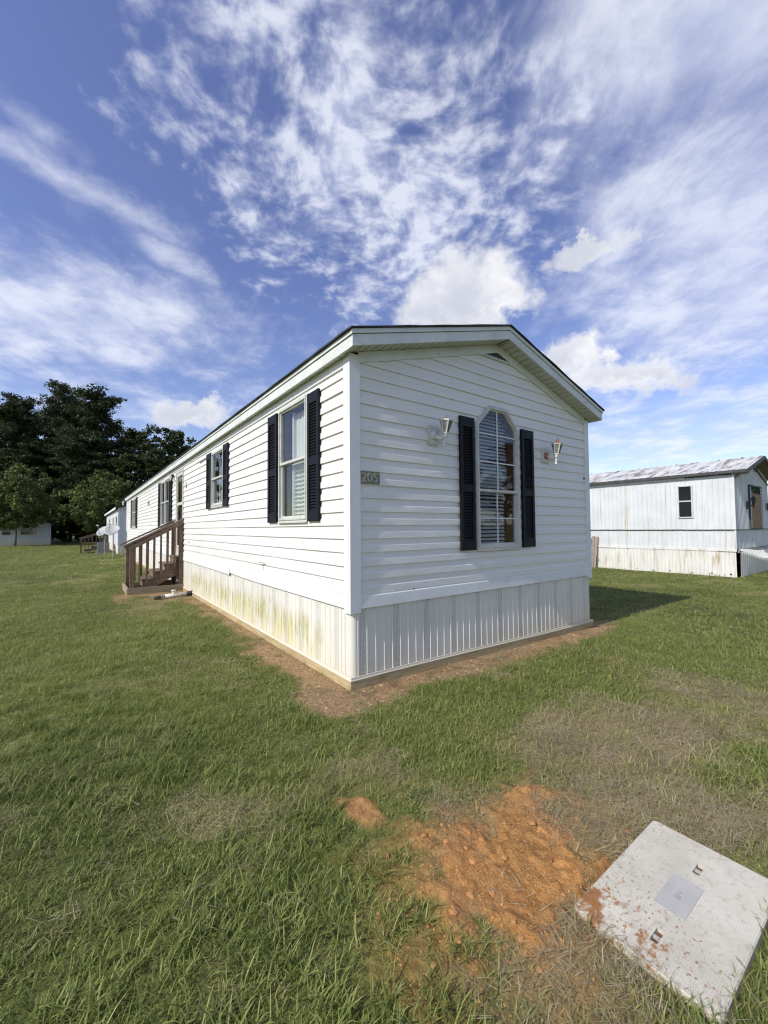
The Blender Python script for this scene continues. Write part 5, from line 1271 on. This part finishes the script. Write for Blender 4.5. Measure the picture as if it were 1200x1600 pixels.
def grass_field():
    gv = [clump('grass_tuft', 100 + i, 26, .055, .025, .075, .0042, .75, M_['grass'], 1, .55) for i in range(5)]          # mown, bent blades
    gv += [clump('grass_tuft', 120 + i, 22, .05, .045, .115, .0046, .55, M_['grass'], 1, .40, 4) for i in range(3)]       # longer blades
    gv += [clump('grass_tuft', 140 + i, 34, .06, .010, .030, .0090, 1.15, M_['grass'], 1, .25) for i in range(3)]         # short broad weeds
    XX = [[], [], [], [], [], []]
    for (dens, r0, r1, s0) in ((620, .35, 2.6, .85), (420, 2.6, 4.6, .9), (210, 4.6, 8, 1.15), (75, 8, 15, 1.7), (16, 15, 28, 2.6), (5, 28, 60, 4.0)):
        x, y = sample_area(dens, r0, r1); dirt, clay, straw, hd, lidd, n3 = masks(x, y)
        keep = (hd > .04) & (lidd > .012) & ~((x > 13.1) & (x < 17.3) & (y > .3) & (y < 15.5)) & ~((x > -1.2) & (x < 0) & (y > 7.6) & (y < 8.75)) & ~((x > 0) & (x < 4.3) & (y > 30.9) & (y < 48.2))
        bare = np.maximum(dirt, clay); keep &= rng.random(len(x)) > np.where(clay > .8, .955, np.where(bare > .5, .985 - .55 * sstep(.45, .62, fbm(x * 3.3, y * 3.3, 57)) * (x < .2), bare * 1.5))
        keep &= rng.random(len(x)) > straw * .66
        nb = fbm(x * 3, y * 3, 61); keep &= rng.random(len(x)) < .45 + .9 * nb
        x, y, straw, hd, bare, nb, n3 = (v[keep] for v in (x, y, straw, hd, bare, nb, n3)); n = len(x)
        z = gz(x, y) + (fbm(x * 1.4, y * 1.4, 31) - .5) * .03 * sstep(0, .8, hd)
        rc = np.hypot(x - CAM.x, y - CAM.y)
        pl_ = sstep(.40, .62, fbm(x * .9 + 3, y * .9, 71)) * sstep(5.0, 2.6, rc) * (1 - straw)                  # longer growth close by
        pw = sstep(.42, .6, fbm(x * 1.3 + 9, y * 1.3, 81)) * sstep(.6, 2.2, rc) * .8
        u = rng.random(n); idx = np.where(u < pl_ * .75, rng.integers(5, 8, n), np.where(rng.random(n) < pw * .6, rng.integers(8, 11, n), rng.integers(0, 5, n)))
        s = s0 * (.7 + .6 * rng.random(n)) * (1 - .30 * bare)
        tint = .32 + .40 * (fbm(x * .55, y * .55, 91) - .5) + .18 * (fbm(x * 4, y * 4, 93) - .5) + .42 * straw + .10 * rng.normal(size=n) + .10 * sstep(3, 9, rc)
        hs_ = s * np.where(rc > 8, .62, 1.0)
        for k_, v in zip(range(6), (np.column_stack((x, y, z)), idx, rng.random(n) * 6.283, np.column_stack((s, s, hs_)), np.clip(tint, 0, 1))): XX[k_].append(v)
    A = [np.concatenate(v) for v in XX[:5]]
    scatter('grass', 'mown green lawn grass around the homes', 'grass', *A, gv)
    print('grass tufts', len(A[0]))
    # dry clippings
    sv = [clump('straw_wisp', 200 + i, 26, .10, .03, .11, .0018, 1.45, M_['straw'], .30, .08, 4) for i in range(4)]
    YY = [[], [], [], [], []]
    for (dens, r0, r1, s0) in ((560, .35, 3.2, .9), (300, 3.2, 6, 1.1), (40, 6, 11, 1.7)):
        x, y = sample_area(dens, r0, r1); dirt, clay, straw, hd, lidd, n3 = masks(x, y)
        keep = (hd > .03) & (lidd > .0) & (rng.random(len(x)) < .10 * sstep(.5, .62, fbm(x * 2.5, y * 2.5, 55)) + straw * 1.05 + .12 * dirt) & (rng.random(len(x)) > clay * .82)
        x, y, hd = x[keep], y[keep], hd[keep]; n = len(x); z = gz(x, y) + (fbm(x * 1.4, y * 1.4, 31) - .5) * .03 * sstep(0, .8, hd) + .008 + .02 * rng.random(n)
        s = s0 * (.6 + .7 * rng.random(n))
        for k_, v in zip(range(5), (np.column_stack((x, y, z)), rng.integers(0, 4, n), rng.random(n) * 6.283, np.column_stack((s, s, s)), np.clip(.5 + .25 * rng.normal(size=n), 0, 1))): YY[k_].append(v)
    A = [np.concatenate(v) for v in YY]
    scatter('straw', 'dry grass clippings strewn over the lawn', 'straw', *A, sv); print('straw', len(A[0]))
grass_field()
